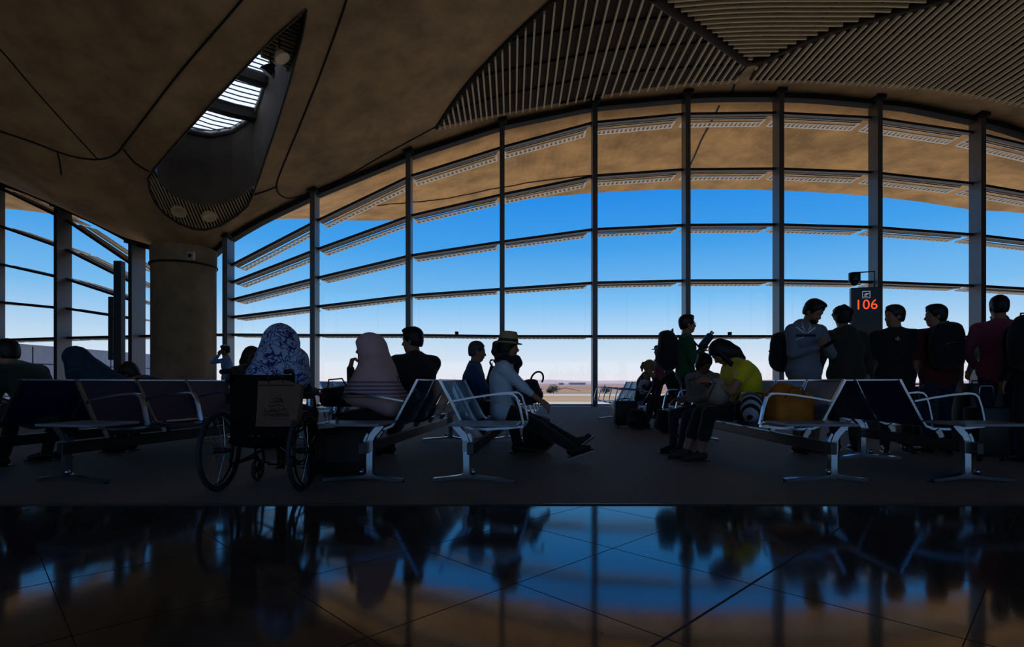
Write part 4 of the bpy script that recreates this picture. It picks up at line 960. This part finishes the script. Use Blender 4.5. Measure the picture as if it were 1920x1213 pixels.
o = q.build('handbag', mat('black_leather_bag', (16, 14, 16), .35), vox=.01, loc=(-1.56, 5.10, .60)); tag(o, 'black handbag on the knees of the woman in the pinkish headscarf', 'bag')
m = MB(); m.tube([(-.12, -.1, .15), (-.10, -.12, .25), (.02, -.12, .26), (.06, -.1, .18)], .008, 6); m.build('bag_handle', BROWNC, o, smooth=True)
q = Blob(.02); q.ell((0, 0, .16), (.07, .06, .16), k=.02); q.path([(0, 0, .3), (-.02, 0, .36), (-.05, 0, .37)], [.05, .04, .03], k=.03)
# black case below the side table
m = MB(); m.box((0, 0, .225), (.22, .13, .20), bev=.03); o = m.build('suitcase', mat('black_case', (14, 14, 16), .5), loc=(-1.46, 4.86, .006), smooth='auto'); tag(o, 'black case standing on the carpet under the side table right of the wheelchair', 'suitcase')
for x in (-.17, .17): m = MB(); m.lathe([(.0, -.015), (.028, -.012), (.03, 0), (.028, .012), (0, .015)], 14, Matrix.Translation((x, -.08, .03)) @ Matrix.Rotation(PI/2, 4, 'Y')); m.build('wheel', DARKM, o, smooth='auto')
m = MB(); m.box((0, -.131, .25), (.16, .006, .12), bev=.004); m.build('pocket', DARKM, o)
# the little glass on the table
tm = bpy.data.materials.new('clear_glass'); tm.use_nodes = True; b_ = tm.node_tree.nodes['Principled BSDF']; b_.inputs['Transmission Weight'].default_value = 1; b_.inputs['Roughness'].default_value = .03; b_.inputs['Base Color'].default_value = (.9, .97, 1, 1)
m = MB(); m.lathe([(.024, 0), (.022, .006), (.008, .014), (.010, .03), (.026, .06), (.030, .095), (.027, .095), (.022, .06), (.004, .034)], 24); o = m.build('drinking_glass', tm, loc=(-1.50, 4.46, .4895), smooth='auto'); tag(o, 'small stemmed glass on the side table right of the wheelchair', 'glass')
# black rucksack on the carpet behind the outstretched legs
backpack('backpack', 'bulging black rucksack on the carpet behind the calves of the straw hat woman', (.30, 6.55, .006), 10, (.34, .46, .40), BLACKC, tilt=0, strap=False)

# ------------------------------------------------------------------ wheelchair
WX, WY = -1.885, 4.14
wc = empty('wheelchair', (WX, WY, .006), 0, label='black wheelchair seen from behind with a paper bag on its back', cat='wheelchair')
WCM = mat('wheelchair_black', (14, 14, 16), .45, metal=.4); TYRE = mat('tyre_grey', (52, 56, 62), .65); SPOKE = mat('spoke', (190, 195, 200), .25, metal=1); SLING = mat('sling_fabric', (14, 15, 18), .85)
for sg in (-1, 1):
    x = sg*.315; m = MB(); ring = lambda r, n_=40, xx=x: [(xx, r*math.cos(2*PI*i/n_), .305+r*math.sin(2*PI*i/n_)) for i in range(n_)]
    m.tube(ring(.290), .0155, 10, closed=True); wh = m.build('wheel', TYRE, wc, smooth=True)
    m = MB(); m.tube(ring(.268), .010, 8, closed=True); m.build('rim', WCM, wh, smooth=True)
    m = MB(); m.tube(ring(.255, 40, x+sg*.03), .008, 8, closed=True); m.build('hand_rim', WCM, wh, smooth=True)
    m = MB(); m.tube([(x-.045, 0, .305), (x+.045, 0, .305)], .022, 12); m.build('hub', WCM, wh, smooth='auto')
    m = MB()
    for i in range(18):
        a = 2*PI*i/18; b2 = a+(.9 if i % 2 else -.9); o_ = .03 if i % 4 < 2 else -.03
        m.tube([(x+o_, .02*math.cos(b2), .305+.02*math.sin(b2)), (x, .262*math.cos(a), .305+.262*math.sin(a))], .0016, 4)
    m.build('spokes', SPOKE, wh)
    m = MB(); xf = sg*.235
    m.tube([(xf, -.12, .895), (xf, -.02, .905), (xf, .01, .88), (xf, .015, .50), (xf, .02, .32), (xf, .0, .18)], .012, 8)
    m.tube([(xf, .01, .48), (xf, .42, .48), (xf, .50, .42), (xf, .56, .14)], .012, 8); m.tube([(xf, .02, .20), (xf, .40, .20), (xf, .40, .48)], .011, 8); m.tube([(xf, .0, .305), (sg*.28, 0, .305)], .014, 8)
    m.build('side_tube', WCM, wc, smooth=True)
    m = MB(); m.tube([(xf, -.13, .895), (xf, -.02, .903)], .019, 10); m.build('push_handle', mat('grip_rubber', (18, 18, 20), .8), wc, smooth=True)
    m = MB(); m.tube([(sg*.27, .02, .66), (sg*.275, .03, .70), (sg*.275, .32, .705), (sg*.27, .36, .66), (sg*.265, .37, .48)], .011, 8); a_ = m.build('arm_tube', WCM, wc, smooth=True)
    m = MB(); m.box((sg*.275, .17, .725), (.03, .14, .016), bev=.012); m.build('arm_pad', SLING, a_, smooth='auto')
    m = MB(); cr = [(sg*.225, .42+.09*math.cos(2*PI*i/20), .1+.085*math.sin(2*PI*i/20)) for i in range(20)]
    m.tube(cr, .015, 8, closed=True); ca = m.build('caster', TYRE, wc, smooth=True)
    m = MB()
    for i in range(5): a = 2*PI*i/5; m.tube([(sg*.225, .42, .1), (sg*.225, .42+.085*math.cos(a), .1+.08*math.sin(a))], .007, 5)
    m.tube([(sg*.225-.02, .42, .1), (sg*.225+.02, .42, .1)], .018, 8); m.build('caster_spokes', WCM, ca)
    m = MB(); m.tube([(sg*.2, .42, .1), (sg*.2, .40, .18), (sg*.225, .39, .24)], .01, 6); m.build('fork', WCM, wc)
    m = MB(); m.box((sg*.12, .62, .12), (.085, .07, .008), bev=.004); m.tube([(xf, .56, .14), (sg*.2, .60, .125)], .01, 6); m.build('footrest', WCM, wc)
m = MB(); m.grid([[(-.235+.47*i/8, -.012-.03*math.sin(PI*i/8)*(1-.2*j), .42+.455*j/5) for i in range(9)] for j in range(6)]); bmesh.ops.solidify(m.b, geom=m.b.faces[:], thickness=.008); m.build('back_sling', SLING, wc, smooth='auto')
m = MB(); m.grid([[(-.235+.47*i/8, .02+.40*j/4, .482-.03*math.sin(PI*i/8)) for i in range(9)] for j in range(5)]); bmesh.ops.solidify(m.b, geom=m.b.faces[:], thickness=.01); m.build('seat_sling', SLING, wc, smooth='auto')
m = MB(); m.tube([(-.235, .12, .2), (.235, .30, .46)], .010, 6); m.tube([(.235, .12, .2), (-.235, .30, .46)], .010, 6); m.build('cross_brace', WCM, wc)
m = MB(); m.grid([[(-.2+.4*i/6, -.0-.10*math.sin(PI*j/4)-.01, .34+.09*j/4-.02*math.sin(PI*i/6)) for i in range(7)] for j in range(5)]); bmesh.ops.solidify(m.b, geom=m.b.faces[:], thickness=.006); m.build('seat_back_pocket', SLING, wc, smooth='auto')
# paper bag hung on the back
PB = (X_(523, 4.02), 4.02, .505)
pm = mat('brown_paper', (122, 94, 76), .85, noise=.12, nscale=6); pb = empty('paper_bag', PB, math.radians(-2), label='brown paper carrier bag with dark print hung on the back of the wheelchair', cat='bag')
m = MB(); w2 = .15
def pf(u, v, front): # u across -1..1, v up 0..1
    return (w2*u*(1+.05*v)+.02*v, (-.055 if front else .035)*(1-.55*v)+.006*math.sin(5*u+3*v), .325*v+(.014*math.sin(3*u+1) if v > .9 else 0)-.02*u*v)
for fr_ in (True, False): m.grid([[pf(-1+2*i/10, j/8, fr_) for i in range(11)] for j in range(9)])
for u in (-1, 1): m.grid([[pf(u, j/8, True) for j in range(9)], [pf(u, j/8, False) for j in range(9)]])
m.grid([[pf(-1+2*i/10, 0, True) for i in range(11)], [pf(-1+2*i/10, 0, False) for i in range(11)]]); m.build('bag_body', pm, pb, smooth='auto')
INK = mat('bag_ink', (30, 22, 18), .8); m = MB()
def scr(x, z): return Vector((x, -.055*(1-.55*z/.325)-.006+.006*math.sin(5*x/w2+3*z/.325), z))
for pts in ([(-.05, .175), (-.035, .17), (-.03, .185), (-.015, .172), (0, .195), (.005, .172), (.02, .18), (.03, .21), (.032, .172), (.05, .176), (.045, .195)], [(-.06, .155), (-.02, .150), (.02, .156), (.055, .150)], [(-.02, .2), (.0, .208), (.02, .2)], [(.01, .22), (.035, .222)],
            [(-.075, .13), (-.08, .118), (-.07, .108), (-.04, .11), (.02, .108), (.02, .14)], [(-.045, .12), (-.03, .116), (-.02, .126), (-.008, .116), (.01, .12)], [(-.04, .135), (-.034, .134)], [(.035, .125), (.05, .12), (.06, .135), (.075, .122), (.085, .13)]):
    m.tube([scr(*p) for p in pts], .0026, 5)
m.build('cursive_print', INK, pb)
m = MB(); m.strip([scr(-.13+.26*i/8, .298) for i in range(9)], .006, .002, up=(0, -1, 0)); m.build('fold_line', INK, pb)
q_ = scr(.0, .083); t_ = text('SENORITAS', .036, INK, Matrix.Translation((q_.x+.005, q_.y-.003, q_.z)) @ Matrix.Rotation(PI/2, 4, 'X'), 'lettering', pb)
m = MB(); m.tube([scr(-.075, .058), scr(-.05, .058)], .0014, 4); m.tube([scr(-.045, .055), scr(.085, .053)], .0012, 4); m.build('print_rule', INK, pb)
for yy in (-.03, .02):
    m = MB(); m.tube([(-.06, yy, .31), (-.07, yy, .36), (-.02, yy+.01, .385), (.03, yy, .36), (.05, yy, .31)], .004, 6); m.build('string_handle', BROWNC, pb)

# patterned scarf woman in the wheelchair
g = person('person in a wheelchair under a blue and white patterned shawl, leaning over', (WX+.0, WY+.24, .006), 90, h=1.58, pz=.60, lean=8, curl=18, side=4, neckp=10, head=(0, 22, 12), hl=(.30, .2, .74), hr=(.28, -.22, .74),
           fl=(.42, .12, .16), fr=(.42, -.12, .16), top=BLACKC, bottom=BLACKC, hair=None, skin=SKIN, build=1.0)
o_sc = None; H, N_ = g['H'], g['N']
q = Blob(.06); Hc = g['Hc']
q.ell(Hc+V3(-.03, -.01, .01), V3(.13, .115, .13), k=.05); q.ell(Hc+V3(.05, -.02, -.03), V3(.12, .105, .125), k=.05); q.ell(g['shR']+V3(.0, -.005, .01), V3(.085, .075, .08), k=.06); q.cone(g['shR'], g['shR']+V3(.08, -.03, -.14), .07, .06, k=.05); q.cone(Hc+V3(-.02, .02, -.03), V3(.0, .13, .88), .115, .07, k=.07); q.cone(Hc+V3(-.02, -.04, -.03), V3(.02, -.17, .86), .10, .05, k=.06); q.cone(V3(.0, .13, .88), V3(.0, -.16, .84), .07, .08, k=.08)
q.cone(N_+V3(-.04, 0, -.03), V3(0, 0, .80), .12, .12, k=.08); q.cone(V3(.05, -.19, .86), V3(.12, -.21, .72), .045, .04, k=.04); 
q.build('patterned_shawl', PATT, g['o'], .009)
# dark-haired person beside, on the left row
person('person with long dark brown hair leaning back beside the patterned shawl', (-3.55, 7.05, .006), -4, h=1.68, pz=SEAT, lean=6, curl=22, neckp=8, head=(-6, 14, 0), hl=(.3, .14, .62), hr=(.3, -.14, .62), top=BROWNC, bottom=BLACKC, hair='long', hairm=HAIR_D, build=1.15, **sitL)
# ------------------------------------------------------------------ left rows
g = person('man in dark green at the picture edge, sitting left of the teal headscarf', (-4.50, 5.22, .006), 174, h=1.70, pz=SEAT, lean=12, curl=34, neckp=6, head=(0, 12, 0), hl=(.36, .14, .62), hr=(.36, -.14, .62), top=DGREEN, bottom=BLACKC, hair='short', build=1.18, **sitL)
g = person('person in a dark teal headscarf hunched on the row by the left glass', (-4.36, 5.86, .006), 180, h=1.62, pz=SEAT-.01, lean=12, curl=30, neckp=4, head=(0, 20, 0), hl=(.34, .14, .64), hr=(.36, -.14, .62), top=TEAL, bottom=BLACKC, hair=None, **sitL)
Hc, N_ = g['Hc'], g['N']
scarf(g, mat('cloth_teal_scarf', (30, 64, 84), .85, noise=.3, nscale=20), [(Hc+V3(-.05, 0, 0), N_+V3(-.12, 0, -.06), .10, .12), (N_+V3(-.1, .0, -.04), V3(-.16, .05, .80), .12, .10), (N_+V3(0, 0, -.05), V3(.16, .0, .80), .12, .12)])
person('person with curly dark hair bowed low in front of the round column', (-4.12, 6.62, .006), 185, h=1.62, pz=SEAT-.02, lean=22, curl=44, neckp=14, head=(0, 40, 0), hl=(.46, .06, .84), hr=(.46, -.06, .82), el=(0, .4, -1), er=(0, -.4, -1), top=BROWNC, bottom=BLACKC, hair='curly', hairm=HAIR_D, **sitL)
g = person('man in a light blue shirt standing beside the column with a hand at his ear', (X_(426, 13.6), 13.6, .006), 215, h=1.74, lean=0, curl=4, head=(-14, 6, 0), hr=(.16, -.10, 1.52), er=(.3, -.6, -1), top=SHIRTB, bottom=NAVY, hair='short', skin=SKIN_D, vox=.014, handdir=dict(R=((-.1, .25, 1), (-.2, 1, 0), .9)))

# ------------------------------------------------------------------ group by the window
g = person('man in a green jacket standing with a big rucksack on his back', (X_(1285, 7.95), 7.95, .006), -8, h=1.84, lean=-1, curl=5, head=(4, -3, 0), hr=(.21, -.10, 1.30), er=(-.2, -.5, -1), hl=(.20, .08, 1.27), el=(-.2, .5, -1), top=GREEN, bottom=NAVY, hair='short', hairm=HAIR_D, vox=.009,
           handdir=dict(R=((.8, .2, .5), (0, 1, 0), .9), L=((.8, -.2, .4), (0, -1, 0), .9)), fl=(.05, .12, .08), fr=(-.06, -.11, .08))
glasses(g)
backpack('backpack', 'large black rucksack on the back of the man in the green jacket', (X_(1279, 7.95)-.20, 7.96, 1.0), 172, (.30, .36, .56), BLACKC)
gx = X_(1279, 7.95)
m = MB(); m.box((0, 0, 0), (.05, .045, .11), Matrix(ry(38).tolist()), bev=.012); o = m.build('camera_bottle', DARKM, loc=(gx+.31, 7.84, 1.42), smooth='auto'); o.name = 'video_camera'; tag(o, 'small black camera lifted in the hands of the man in the green jacket', 'camera')
m = MB(); m.lathe([(.026, 0), (.028, .05), (.02, .052)], 14, Matrix.Translation((.06, 0, .09)) @ Matrix(ry(38).tolist()).to_4x4()); m.build('lens', CHROME, o, smooth='auto')
m = MB(); m.strip([(gx+.10, 7.78, 1.42), (gx+.28, 7.76, 1.22), (gx+.30, 7.76, 1.05), (gx+.32, 7.76, .95)], .025, .006, up=(0, -1, 0)); m.box((gx+.36, 7.76, .93), (.09, .03, .045), Matrix(ry(28).tolist()), bev=.01)
o = m.build('hanging_pouch', BLACKC); tag(o, 'black strap and pouch dangling in front of the man in the green jacket', 'strap')
backpack('shoulder_bag', 'black shoulder bag hanging at the hip of the man in the green jacket', (gx+.17, 7.70, .68), -90, (.16, .38, .30), BLACKC, cat='bag', strap=False)
person('fair-haired woman with a ponytail seated by the window holding a baby', (X_(1202, 10.55), 10.55, .006), -22, h=1.62, pz=SEAT-.02, lean=4, curl=16, head=(0, 18, 0), hl=(.28, .06, .82), hr=(.26, -.10, .80), top=NAVY, bottom=JEANS, hair='pony', hairm=HAIR_L, vox=.012, **sitL)
person('baby in a white shirt on the lap of the fair-haired woman', (X_(1207, 10.3), 10.32, .40), -60, h=.72, pz=.26, lean=4, curl=10, head=(0, 5, 0), hl=(.1, .1, .3), hr=(.1, -.1, .3), fl=(.2, .05, .22), fr=(.2, -.05, .22), top=WHITEC, bottom=NAVY, hair='crop', hairm=HAIR_L, vox=.008, build=1.15)
person('person in dark clothes reaching both arms towards the baby', (X_(1266, 9.95), 9.95, .006), 172, h=1.66, pz=SEAT, lean=4, curl=18, head=(0, 16, 0), hl=(.42, .08, .98), hr=(.40, -.10, .94), top=BLACKC, sleeve=.8, bottom=BLACKC, hair='bob', hairm=HAIR_B, vox=.012, **sitL)
g = person('tall person in a wide brimmed cap partly behind the large rucksack', (X_(1236, 12.6), 12.6, .006), 185, h=1.56, top=MAROON, bottom=NAVY, hair='short', vox=.014)
H, RH = g['H'], g['RH']; M_ = Matrix(np.vstack([np.hstack([RH, np.array(H(0, 0, .055)).reshape(3, 1)]), [0, 0, 0, 1]]).tolist())
m = MB(); m.lathe([(.16, -.01), (.15, .0), (.10, .005), (.10, .05), (.07, .085), (0, .09)], 24, M_); m.build('hat', cloth('cap', (90, 76, 64)), g['o'], smooth=True)
m = MB(); m.box((0, 0, .25), (.21, .14, .22), bev=.04); o = m.build('suitcase', mat('black_case', (14, 14, 16), .5), loc=(X_(1170, 10.1), 10.0, .03), smooth='auto'); tag(o, 'black travel case by the window, in front of the distant blue seats', 'suitcase')
for x in (-.15, .15): m = MB(); m.lathe([(0, -.015), (.03, -.012), (.032, 0), (.03, .012), (0, .015)], 14, Matrix.Translation((x, -.09, .008)) @ Matrix.Rotation(PI/2, 4, 'Y')); m.build('wheel', DARKM, o, smooth='auto')
m = MB(); m.tube([(-.07, -.0, .47), (-.07, 0, .505), (.07, 0, .505), (.07, 0, .47)], .01, 6); m.build('handle', DARKM, o, smooth=True)
backpack('duffel_bag', 'soft black holdall slumped against the black travel case by the window', (X_(1196, 9.7), 9.7, .006), 200, (.34, .40, .34), BLACKC, cat='bag', strap=False)
backpack('duffel_bag', 'black bag on the carpet right behind the feet of the man in the green jacket', (X_(1250, 9.0), 9.0, .006), 160, (.34, .36, .38), BLACKC, cat='bag', strap=False)

# ------------------------------------------------------------------ queue at the gate
g = person('bearded man in a grey hooded top with a crossed flag print, looking at his phone', (X_(1507, 6.5), 6.5, .006), 284, h=1.86, lean=0, curl=10, neckp=10, head=(14, 32, 0), hl=(.26, .04, 1.24), hr=(.26, -.05, 1.22), el=(-.3, .9, -.7), er=(-.3, -.9, -.7), top=GREYH, sleeve=1, bottom=KHAKI, hair='short', hood=True, vox=.007, build=1.08,
           handdir=dict(L=((.6, -.7, .35), (-.5, 0, .9), .8), R=((.6, .7, .35), (-.5, 0, .9), .8)))
q = Blob(.01); H = g['H']; q.ell(H(.055, 0, -.085), V3(.047, .056, .042), g['RH'], k=.02); q.ell(H(.085, 0, -.045), V3(.02, .036, .010), g['RH'], k=.01); q.ell(H(.088, 0, -.066), V3(.02, .022, .008), g['RH'], k=.004, sub=True); q.build('beard', HAIR_B, g['o'], .006)
top = [c for c in g['o'].children if c.name.startswith('top')][0]
NB = mat('print_navy', (26, 34, 66), .8)
for pts, w, m_ in (([(1492, 629), (1530, 629)], .030, NB), ([(1493, 613), (1508, 624)], .016, WHITEP), ([(1529, 614), (1514, 624)], .016, WHITEP), ([(1493, 636), (1508, 632)], .010, WHITEP), ([(1502, 611), (1509, 618)], .008, WHITEP), ([(1521, 612), (1515, 619)], .008, WHITEP)):
    decal(top, pts, w, m_, 'flag_print')
for pts in ([(1503, 602), (1507, 614), (1511, 625)], [(1516, 600), (1519, 612), (1521, 622)]): decal(top, pts, .006, WHITEP, 'drawstring')
bx_ = Vector((X_(1507, 6.5), 6.5, 0)); ph = bx_+Vector((math.cos(math.radians(284))*.38, math.sin(math.radians(284))*.38, 1.26)); phone('phone in the hands of the man in the grey hooded top', ph, 202, 30)
backpack('backpack', 'dark rucksack slung behind the man in the grey hooded top', (X_(1468, 6.7), 6.72, .96), 130, (.24, .32, .46), cloth('rucksack_purple', (34, 30, 46)))
person('person with thick curly hair and dark top seen from behind below the gate sign', (X_(1593, 6.55), 6.62, .006), 86, h=1.72, lean=2, curl=8, head=(-8, 4, 0), hl=(.04, .32, .84), hr=(.04, -.30, .84), el=(-.4, 1, -.4), er=(-.4, -1, -.4), top=OLIVE, bottom=BLACKC, hair='curly', build=1.16, hood=True)
g = person('man in a black polo shirt turning his face away beside the gate sign', (X_(1678, 6.55), 6.55, .006), 250, h=1.71, lean=0, curl=5, head=(-68, 2, 0), hl=(.0, .28, .84), hr=(.02, -.28, .84), top=BLACKC, sleeve=.42, bottom=BLACKC, hair='short', hairm=HAIR_D, build=1.14, collar=True, vox=.008)
top = [c for c in g['o'].children if c.name.startswith('top')][0]
decal(top, [(1679, 634.5), (1682, 633), (1684, 636), (1682, 637), (1679, 636)], .004, WHITEP, 'shirt_emblem'); decal(top, [(1684, 630), (1683.5, 639)], .004, WHITEP, 'shirt_emblem'); decal(top, [(1685, 634), (1688, 637)], .004, WHITEP, 'shirt_emblem')
person('man in a dark red T-shirt seen from behind wearing a black rucksack', (X_(1768, 6.35), 6.4, .006), 88, h=1.70, lean=0, curl=6, head=(74, 2, 0), hl=(.05, .27, .82), hr=(.05, -.28, .82), top=DRED, sleeve=.45, bottom=JEANS, hair='short', build=1.16)
backpack('backpack', 'black rucksack on the back of the man in the dark red T-shirt', (X_(1768, 6.2), 6.14, .98), -92, (.22, .34, .50), BLACKC)
person('person in a grey jumper mostly hidden behind the one in the maroon pullover', (X_(1876, 7.2), 7.2, .006), 100, h=1.66, head=(-10, 4, 0), hl=(.05, .42, .98), el=(-.3, 1, -.4), top=GREYC, bottom=BLACKC, hair='short', build=1.15)
person('person in a maroon pullover and jeans standing at the end of the queue', (X_(1884, 6.0), 6.05, .006), 62, h=1.82, lean=0, curl=6, head=(6, 4, 0), hl=(.10, .20, 1.0), el=(-.5, .6, -1), hr=(.12, -.26, .95), top=MAROON, bottom=JEANS, hair='crop', build=1.08)
person('person cut off by the picture edge, only a shoulder with a black bag showing', (X_(1948, 5.6), 5.6, .006), 80, h=1.72, head=(10, 0, 0), top=BLACKC, bottom=BLACKC, hair='short', build=1.1)
backpack('backpack', 'black rucksack of the person cut off by the picture edge', (X_(1932, 5.35), 5.36, .95), -100, (.22, .34, .52), BLACKC)
for px_, d_, h_, lab_ in ((1728, 6.95, .40, 'big dark travel case between the polo shirt man and the man in dark red'), (1836, 6.75, .42, 'big dark travel case standing beside the legs of the person in the maroon pullover')):
    m = MB(); m.box((0, 0, h_), (.24, .15, h_-.03), bev=.04); o = m.build('suitcase', mat('black_case', (14, 14, 16), .5), loc=(X_(px_, d_), d_, .006), smooth='auto'); tag(o, lab_, 'suitcase')
    m = MB(); m.tube([(-.09, 0, 2*h_-.04), (-.09, 0, 2*h_+.0), (.09, 0, 2*h_+.0), (.09, 0, 2*h_-.04)], .01, 6); m.build('handle', DARKM, o, smooth=True)
# wheeled case with chrome handle
cx_ = X_(1812, 6.0); m = MB(); m.box((0, 0, .29), (.17, .11, .25), bev=.03); o = m.build('suitcase', mat('black_case', (14, 14, 16), .5), loc=(cx_, 5.75, .03), smooth='auto'); tag(o, 'dark wheeled case with chrome pull handle beyond the short row\'s armrest', 'suitcase')
for x in (-.12, .12): m = MB(); m.lathe([(0, -.015), (.03, -.012), (.032, 0), (.03, .012), (0, .015)], 14, Matrix.Translation((x, -.06, .008)) @ Matrix.Rotation(PI/2, 4, 'Y')); m.build('wheel', DARKM, o, smooth='auto')
m = MB(); m.tube([(-.07, 0, .54), (-.07, 0, .74), (-.05, 0, .76), (.05, 0, .76), (.07, 0, .74), (.07, 0, .54)], .008, 7); m.build('pull_handle', CHROME, o, smooth=True)

# ------------------------------------------------------------------ gate sign and dome camera
gs = empty('gate_sign', (X_(1622, 9.3), 9.3, .006), math.radians(-14), label='tall black gate sign showing an aeroplane and glowing orange 106', cat='sign')
SB = mat('sign_black', (10, 10, 13), .3); top_z = EYE+(HOR-540)/F*9.3
m = MB(); m.box((0, 0, top_z/2), (.225, .05, top_z/2), bev=.01); m.build('sign_body', SB, gs)
m = MB(); m.box((0, 0, .01), (.32, .2, .012)); m.build('base_plate', SB, gs)
M_ = lambda x, z: Matrix.Translation((x, -.053, z)) @ Matrix.Rotation(PI/2, 4, 'X')
OR = mat('led_orange', (60, 12, 4), .4, emit=(255, 84, 34), estr=1.1); text('106', .235, OR, M_(.0, top_z-.30), 'gate_number', gs)
WS = mat('sign_white', (60, 62, 70), .4, emit=(190, 200, 225), estr=.6)
m = MB(); pc = (0.0, top_z-.125)
for a, b in (((-.055, -.055), (.055, -.055)), ((.055, -.055), (.055, .055)), ((.055, .055), (-.055, .055)), ((-.055, .055), (-.055, -.055))): m.bar((pc[0]+a[0], -.053, pc[1]+a[1]), (pc[0]+b[0], -.053, pc[1]+b[1]), .002, .006, up=(0, 0, 1) if a[1] == b[1] else (1, 0, 0))
m.build('pictogram_frame', WS, gs)
m = MB(); q = lambda pts: m.prism([(pc[0]+x, -.051, pc[1]+z) for x, z in pts], (0, -.003, 0))
q([(-.035, .0), (-.028, .002), (-.018, -.005), (.035, .026), (.042, .026), (.044, .02), (.005, -.008), (-.016, -.016)]); q([(-.02, .022), (-.008, .024), (.022, .012), (.012, .006)]); q([(-.04, -.036), (.025, -.036), (.025, -.030), (-.04, -.030)]); m.build('aeroplane_mark', WS, gs)
m = MB(); m.tube([(.14, 0, top_z), (.14, 0, top_z+.27), (-.14, 0, top_z+.26)], .013, 8); m.build('camera_bracket', SB, gs)
m = MB(); m.lathe([(.085, .13), (.09, .12), (.09, -.01), (.07, -.03), (.06, -.03)], 24, Matrix.Translation((-.16, 0, top_z+.13))); dc = m.build('camera_housing', SB, gs, smooth='auto')
m = MB(); m.lathe([(.068, 0), (.06, -.035), (.035, -.06), (.0, -.068)], 24, Matrix.Translation((-.16, 0, top_z+.105))); m.build('camera_dome', mat('dome_smoke', (40, 42, 48), .05), dc, smooth=True)
# dark posts by the left glass
for px0, px1, y0, y1, lab in ((217, 231, 490, 760, 'tall slim black post standing before the left glass front'), (207, 216, 557, 675, 'shorter black bar fixed beside the tall slim post at the left glass')):
    d = 11.0 if px0 == 217 else 11.1; x0, x1 = X_(px0, d), X_(px1, d); z1 = EYE+(HOR-y0)/F*d; z0 = .006 if px0 == 217 else EYE+(HOR-y1)/F*d
    m = MB(); m.box((0, 0, (z1-z0)/2), ((x1-x0)/2, .07, (z1-z0)/2), bev=.01); o = m.build('display_post', DARKM, loc=((x0+x1)/2, d, z0)); tag(o, lab, 'post')
    if px0 == 217:
        m = MB(); m.box((0, 0, .01), (.2, .2, .01)); m.build('base_plate', DARKM, o)
        for zz in (1.4, 2.1): m = MB(); m.box((-.12, .05, zz), (.06, .02, .02)); m.build('bracket', DARKM, o)

# ------------------------------------------------------------------ lamps in the ceiling opening
LAMP = mat('lamp_glass', (226, 206, 170), .35, coat=.4); RIMM = mat('lamp_rim', (232, 206, 160), .4)
for (px, py), lab in (((335, 397), 'round recessed lamp at the curved slatted end of the ceiling opening, left one'), ((392, 406), 'round recessed lamp at the curved slatted end of the ceiling opening, nearer the big arch')):
    p = cast(px, py, lambda x, y: cz(x, y)+.0); nx_, ny_ = (cz(p.x+.3, p.y)-cz(p.x-.3, p.y))/.6, (cz(p.x, p.y+.3)-cz(p.x, p.y-.3))/.6; RL_ = Vector((-nx_, -ny_, 1)).to_track_quat('Z', 'Y').to_matrix().to_4x4()
    m = MB(); m.lathe([(.16, .05), (.215, .05), (.22, -.04), (.19, -.055), (.165, -.04)], 28, RL_); o = m.build('ceiling_light', RIMM, loc=p, smooth='auto'); tag(o, lab, 'ceiling light')
    m = MB(); m.lathe([(.0, .02), (.1, .012), (.175, -.03), (.17, .04), (0, .045)], 28, RL_); m.build('lamp_lens', LAMP, o, smooth='auto')
for (px, py), lab, tl_ in (((507, 128), 'dark round spotlight hanging lower in the narrow tip of the ceiling opening', 35), ((524, 100), 'metal spotlight tilted sideways above the dark round one in the ceiling opening', -30)):
    p = cast(px, py, lambda x, y: cz(x, y)+.12); o = empty('spotlight', p, label=lab, cat='spotlight'); R = Matrix(ry(tl_).tolist()).to_4x4()
    m = MB(); m.lathe([(.19, -.16), (.185, -.10), (.12, .02), (.07, .07), (.06, .14), (0, .15)], 24, R); m.build('lamp_shade', RIMM if tl_ < 0 else DARKM, o, smooth='auto')
    m = MB(); m.lathe([(.0, -.12), (.17, -.13), (.17, -.11), (0, -.10)], 24, R); m.build('lamp_lens', LAMP, o, smooth='auto'); m = MB(); m.tube([(0, 0, .1), (0, 0, .5)], .018, 6); m.build('stem', DARKM, o)
